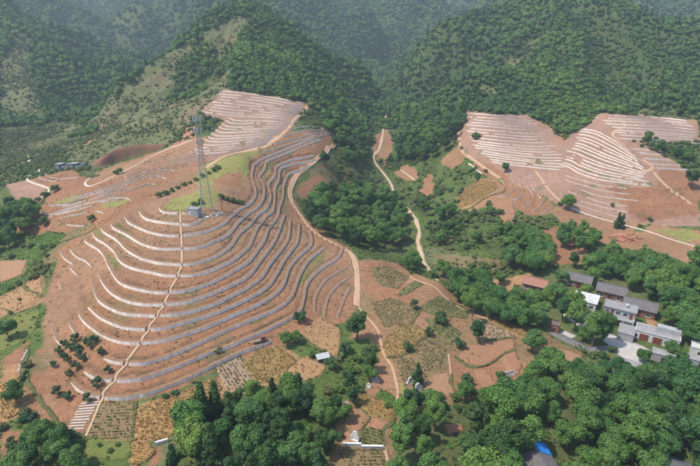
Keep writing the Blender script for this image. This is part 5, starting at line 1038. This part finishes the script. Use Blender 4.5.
# ruined stone cabins in the left valley, hut at the tower
for a, b, L, lab in ((63.5, 168, 7.0, 'left roofless grey cabin in the left valley'), (78, 167.5, 8.0, 'right roofless grey cabin in the left valley')):
    r = site('ruined_cabin', a, b, lab, 'ruin', 0.05); w_ = MB(); W = 4.5
    w_.box(-L/2, L/2, W/2 - 0.3, W/2, -0.6, 2.5).box(-L/2, -L/2 + 0.3, -W/2, W/2 - 0.3, -0.6, 2.3).box(L/2 - 0.3, L/2, -W/2, W/2 - 0.3, -0.6, 2.7).box(-L/2 + 0.3, -L/2 + 2.2, -W/2, -W/2 + 0.3, -0.6, 2.2).box(-L/2 + 3.2, L/2 - 0.3, -W/2, -W/2 + 0.3, -0.6, 1.8); w_.make('wall', M['greywall'], r)
    MB().box(-L/2 - 0.1, L/2 * 0.1, -W/2 - 0.1, W/2 + 0.1, 2.71, 2.85).make('roof', M['flat'], r)
TW = ground_at(207.5, 212.5)[0]
flat_house(194.5, 214.5, 4.6, 3.0, 2.7, M['flat'], M['greywall'], 'grey equipment hut at the foot of the lattice tower', rz=math.radians(-12), name='equipment_hut', op=(('door', -1.2, 0, 0.9, 2.0), ('window', 1.1, 1.0, 0.9, 0.8)), parapet=0.2, doorm=M['white'])
tw = bpy.data.objects.new('lattice_tower', None); link(tw); tw.location = TW; tw.rotation_euler = (0, 0, math.radians(20)); tag(tw, 'tall grey steel lattice tower with antennas on the front hill', 'tower')
HT = 37.5
def half(z): return np.interp(z, [0, 24, 30, HT], [2.3, 0.85, 0.7, 0.6])
for sx, sy in ((-1,-1),(1,-1),(1,1),(-1,1)):
    m_ = MB(); zz = [-0.5, 24, 30, HT]
    for a, b in zip(zz[:-1], zz[1:]): m_.bar((sx * half(max(a,0)), sy * half(max(a,0)), a), (sx * half(b), sy * half(b), b), 0.17)
    lg = m_.make('leg', M['steel'], tw); MB().box(sx * 2.3 - 0.45, sx * 2.3 + 0.45, sy * 2.3 - 0.45, sy * 2.3 + 0.45, -0.6, 0.35).make('footing', M['concrete'], lg)
lev = [0]; 
while lev[-1] < HT - 1.2: lev.append(min(HT, lev[-1] + max(1.7, 2.0 * half(lev[-1]) * 0.95)))
for a, b in zip(lev[:-1], lev[1:]):
    m_ = MB(); c4 = lambda z: [(-half(z), -half(z), z), (half(z), -half(z), z), (half(z), half(z), z), (-half(z), half(z), z)]
    A4, B4 = c4(a), c4(b)
    for i in range(4): j = (i + 1) % 4; m_.bar(A4[i], B4[j], 0.085); m_.bar(A4[j], B4[i], 0.085); m_.bar(B4[i], B4[j], 0.085)
    m_.make('bracing', M['steel'], tw)
for z_, rad, k in ((HT - 0.6, 1.4, 6), (HT - 5.0, 1.3, 6), (HT - 9.5, 1.25, 3)):
    pl = MB(); seg = 14
    for i in range(seg):
        a0, a1 = i / seg * 6.2832, (i + 1) / seg * 6.2832; p0 = (math.cos(a0) * rad, math.sin(a0) * rad); p1 = (math.cos(a1) * rad, math.sin(a1) * rad)
        for zz in (z_, z_ + 1.05): pl.bar((*p0, zz), (*p1, zz), 0.1)
        if i % 2 == 0: pl.bar((*p0, z_), (*p0, z_ + 1.05), 0.07); pl.bar((p0[0] * 0.45, p0[1] * 0.45, z_), (*p0, z_), 0.09)
    pl.make('platform', M['steel'], tw)
    for i in range(k):
        an = i / k * 6.2832 + 0.2; cx, cy = math.cos(an) * (rad + 0.18), math.sin(an) * (rad + 0.18)
        o = MB().box(-0.16, 0.16, -0.08, 0.08, -0.95, 0.95).make('panel_antenna', M['antenna'], tw); o.location = (cx, cy, z_ + 0.6); o.rotation_euler = (0, 0, an + 1.57)
        MB().cyl((0, 0.16), 0.05, 0.05, -1.3, 1.4, 6).make('mast_pipe', M['steel'], o)
MB().cyl((0, 0), 0.05, 0.02, HT, HT + 4.0, 6).make('lightning_rod', M['steel'], tw)
for i, (a, b, w_, h_) in enumerate(((205.5, 217.5, 3.2, 0.9), (214, 215.5, 3.6, 0.8), (219.5, 213.5, 2.6, 0.7))):
    r = site('rubble_wall', a, b, ['left heap of grey rubble under the lattice tower', 'middle heap of grey rubble under the lattice tower', 'right heap of grey rubble under the lattice tower'][i], 'rubble', 0.15)
    rr_ = random.Random(i)
    for k in range(9):
        x_ = rr_.uniform(-w_/2, w_/2); y_ = rr_.uniform(-0.7, 0.7); s_ = rr_.uniform(0.25, 0.55); o = MB().box(-s_, s_, -s_ * 0.7, s_ * 0.7, -0.4, s_ * h_).make('stone', M['stone' if k % 3 else 'whitestone'], r); o.location = (x_, y_, 0); o.rotation_euler = (rr_.uniform(-.2, .2), rr_.uniform(-.2, .2), rr_.uniform(0, 3))
for a, b, h_, lab in ((222, 210, 5.0, 'wooden utility pole right of the lattice tower'), (472, 320, 6.5, 'wooden utility pole on the ridge path by the dark lone tree'), (51, 275, 5.0, 'wooden pole at the left foot of the front hill')):
    r = site('utility_pole', a, b, lab, 'pole'); MB().cyl((0, 0), 0.13, 0.09, -0.4, h_, 8).make('pole', M['wood'], r); MB().box(-0.75, 0.75, -0.06, 0.06, h_ - 0.6, h_ - 0.48).make('crossarm', M['wood'], r)
    for x_ in (-0.6, 0, 0.6): MB().cyl((x_, 0), 0.05, 0.03, h_ - 0.48, h_ - 0.25, 6).make('insulator', M['antenna'], r)
# tombs and small walls in the middle fields
def tomb(px, py, w, h, mat, label, rz=0.0):
    r = site('tombstone', px, py, label, 'tomb', rz)
    MB().box(-w * 0.75, w * 0.75, -0.5, 0.6, -0.3, 0.22).make('plinth', mat, r)
    MB().prism([(-w/2, 0.223), (w/2, 0.223), (w/2, h * 0.8), (w * 0.25, h), (-w * 0.25, h), (-w/2, h * 0.8)], -0.15, 0.15).make('slab', mat, r).rotation_euler = (0, 0, math.radians(90))
    for s_ in (-1, 1): MB().box(s_ * w * 0.68 - 0.12, s_ * w * 0.68 + 0.12, -0.4, -0.1, 0.223, h * 0.55).make('pillar', mat, r)
for a, b, w_, h_, m_, lab, rz in ((410, 383, 1.3, 1.9, 'whitestone', 'left white tombstone under the small dark pointed tree', 0.5), (417.5, 391, 1.5, 2.6, 'whitestone', 'taller white tombstone right of its neighbour under the small dark tree', 0.5), (355, 440, 1.4, 2.6, 'whitestone', 'white tombstone standing on the small bare plot', -0.4), (371.5, 376, 1.7, 1.9, 'stone', 'upper grey tombstone under the trees of the middle field', -0.5), (375.5, 381, 1.6, 1.6, 'stone', 'lower grey tombstone under the trees of the middle field', -0.5), (346.5, 408.5, 1.6, 2.0, 'stone', 'bluish grey tombstone left of the golden wheat strip', -0.4), (368.5, 387, 0.8, 1.2, 'whitestone', 'tiny white tombstone above the golden wheat strip', 0), (403, 428, 1.2, 1.6, 'whitestone', 'pale tombstone at the edge of the bottom tree belt', 0.4), (507, 376, 1.6, 1.5, 'stone', 'dark grey tomb with pale pillars beside the steep red plot', 0.0), (511, 374.5, 1.4, 1.4, 'stone', 'second dark grey tomb beside the steep red plot', 0.0)):
    tomb(a, b, w_, h_, M[m_], lab, rz)
for a0, a1, b0, b1, lab in ((343, 361, 445.5, 446.5, 'left piece of the low white wall at the bottom'), (361.5, 383, 448, 449, 'right piece of the low white wall at the bottom'), (156, 168, 445, 441.5, 'white concrete slab wall in the weeds by the wheat')):
    A_ = ground_at(a0, b0)[0]; B_ = ground_at(a1, b1)[0]; d = B_ - A_; L = np.hypot(d[0], d[1]); r = bpy.data.objects.new('low_wall', None); link(r); r.location = (A_ + B_) / 2; r.rotation_euler = (0, 0, math.atan2(d[1], d[0])); tag(r, lab, 'wall')
    MB().box(-L/2, L/2, -0.18, 0.18, -0.6, 0.75).make('wall', M['white'], r); MB().box(-L/2 - 0.05, L/2 + 0.05, -0.25, 0.25, 0.753, 0.9).make('coping', M['whitestone'], r)
r = site('white_slab', 504, 393, 'leaning white triangular slab below the steep red plot', 'slab', 0.5); MB().prism([(-1.1, -0.2), (0.9, -0.2), (-0.7, 1.9)], -0.12, 0.12).make('slab', M['whitestone'], r); MB().box(-0.3, 0.3, -1.2, 1.0, -0.3, 0.15).make('base', M['stone'], r)
r = site('field_shelter', 323, 360, 'low dark hut with a pale sloping roof beside the tan field', 'hut', 0.35); MB().box(-1.7, 1.7, -0.9, 0.9, -0.5, 1.2).make('wall', M['slate'], r); MB().prism([(-1.2, 1.22), (1.1, 1.6), (1.1, 1.7), (-1.2, 1.32)], -2.0, 2.0).make('roof', M['stone'], r); MB().box(-0.5, 0.4, -0.94, -0.903, -0.1, 1.0).make('door', M['wood'], r)
# small farm truck on the lowest terrace
r = site('farm_truck', 259, 342.5, 'small dull red farm truck parked on the lowest terrace', 'truck', math.radians(25)); bd = MB().box(-1.9, 0.5, -0.75, 0.75, 0.55, 0.7).box(-1.9, 0.5, -0.75, -0.68, 0.7, 1.15).box(-1.9, 0.5, 0.68, 0.75, 0.7, 1.15).box(-1.9, -1.83, -0.68, 0.68, 0.7, 1.15).make('bed', M['truckbed'], r)
cb = MB().prism([(-0.75, 0.5), (0.75, 0.5), (0.75, 1.3), (0.62, 2.0), (-0.62, 2.0), (-0.75, 1.3)], 0.6, 1.9).make('cab', M['truckred'], r); MB().box(1.88, 1.93, -0.6, 0.6, 1.3, 1.85).make('windscreen', M['glass'], cb)
for s_ in (-1, 1):
    MB().box(0.8, 1.6, s_ * 0.72 - 0.04, s_ * 0.72 + 0.04, 1.3, 1.75).make('side_window', M['glass'], cb); MB().box(1.9, 1.95, s_ * 0.5 - 0.12, s_ * 0.5 + 0.12, 0.8, 1.0).make('headlight', M['antenna'], cb)
    for x_ in (-1.3, 1.3): w_ = MB().cyl((0, 0), 0.38, 0.38, -0.12, 0.12, 12).make('wheel', M['rubber'], r); w_.location = (x_, s_ * 0.68, 0.36); w_.rotation_euler = (math.radians(90), 0, 0); MB().cyl((0, 0), 0.18, 0.18, -0.135, 0.135, 8).make('rim', M['steel'], w_)
# striped steps of pale slabs below the footpath
S0, S1, S2, S3 = ground_at([80, 100, 84, 66], [404, 402, 429, 429]); r = bpy.data.objects.new('slab_steps', None); link(r); r.location = (S0 + S2) / 2; tag(r, 'flight of pale slab rows left of the bottom of the footpath', 'steps')
for k in range(10):
    t = k / 9; a = S0 * (1 - t) + S3 * t; b = S1 * (1 - t) + S2 * t; d = b - a; L = np.hypot(d[0], d[1]) * (0.9 + 0.1 * math.sin(k * 2.3)); c = (a + b) / 2; z = float(height(c[0], c[1]))
    o = MB().box(-L/2, L/2, -0.2, 0.2, -0.5, 0.1).make('slab', M['concrete'], r); o.location = Vector((c[0], c[1], z)) - r.location; o.rotation_euler = (0, 0, math.atan2(d[1], d[0]))
# marker posts and stones along the tracks
pm = MB().box(-0.14, 0.14, -0.14, 0.14, -0.3, 0.95); pmesh = mesh_from('marker_post', pm.V, pm.F, M['brick']); sm = MB().box(-0.22, 0.22, -0.2, 0.2, -0.3, 0.5); smesh = mesh_from('marker_stone', sm.V, sm.F, M['whitestone'])
def along(px, step, me, name, side_, label, group, cat):
    P = spline(ground_at(*np.asarray(px, float).T), step); T_ = unit(np.gradient(P[:, :2], axis=0)); Nn = np.stack([-T_[:, 1], T_[:, 0]], -1)
    for p, nn in zip(P, Nn):
        x, y = p[:2] + nn * side_; tag(add(name, me, loc=(x, y, float(height(x, y))), rz=math.atan2(nn[1], nn[0])), label, cat, group)
along(TRACK[3:9], 3.2, pmesh, 'marker_post', 1.5, 'short brown post in the row along the dirt track', 'posts along the dirt track', 'post')
along(EDGEPATH, 4.0, smesh, 'marker_stone', -0.8, 'small pale stone in the row along the field edge path', 'stones along the field edge path', 'stone')
along([(27,352),(24,358),(21,364),(19,372)], 1.1, smesh, 'stepping_stone', 0.0, 'pale stepping stone in the short row at the left edge', 'stepping stones at the left edge', 'stone')
# heap of dug soil above the village wood
G = ground_at(625, 239)[0]; bm = bmesh.new(); bmesh.ops.create_icosphere(bm, subdivisions=4, radius=1.0)
for v in bm.verts:
    n_ = mnoise.fractal(v.co * 2.2, 1.0, 2.0, 4); v.co = Vector((v.co.x * 7.0, v.co.y * 3.6, max(v.co.z, -0.15) * 3.0)) * (1 + 0.35 * n_)
me = bpy.data.meshes.new('soil_heap'); bm.to_mesh(me); bm.free(); me.materials.append(M['soil']); tag(add('soil_heap', me, loc=(G[0], G[1], G[2] - 0.3)), 'heap of dug red soil beside the pair of cypresses', 'soil heap')

# ------------------------------------------------------------------ the air: an even, thin, bluish haze over the whole land
zl, zh = float(Z.min()) - 1.5, float(Z.max()) + 25
hz = MB().box(float(xs[0]) - 5, float(xs[-1]) + 5, float(ys[0]) - 5, float(ys[-1]) + 5, zl, zh)
hm = bpy.data.materials.new('haze'); hm.use_nodes = True; ht = hm.node_tree; ht.nodes.clear(); ho = ht.nodes.new('ShaderNodeOutputMaterial'); pv = ht.nodes.new('ShaderNodeVolumePrincipled')
pv.inputs['Color'].default_value = (0.74, 0.89, 1.0, 1); pv.inputs['Density'].default_value = 0.00030; pv.inputs['Anisotropy'].default_value = 0.2; ht.links.new(pv.outputs[0], ho.inputs['Volume'])
tag(hz.make('haze', hm), 'thin bluish summer haze filling the valley', 'haze', kind='stuff')
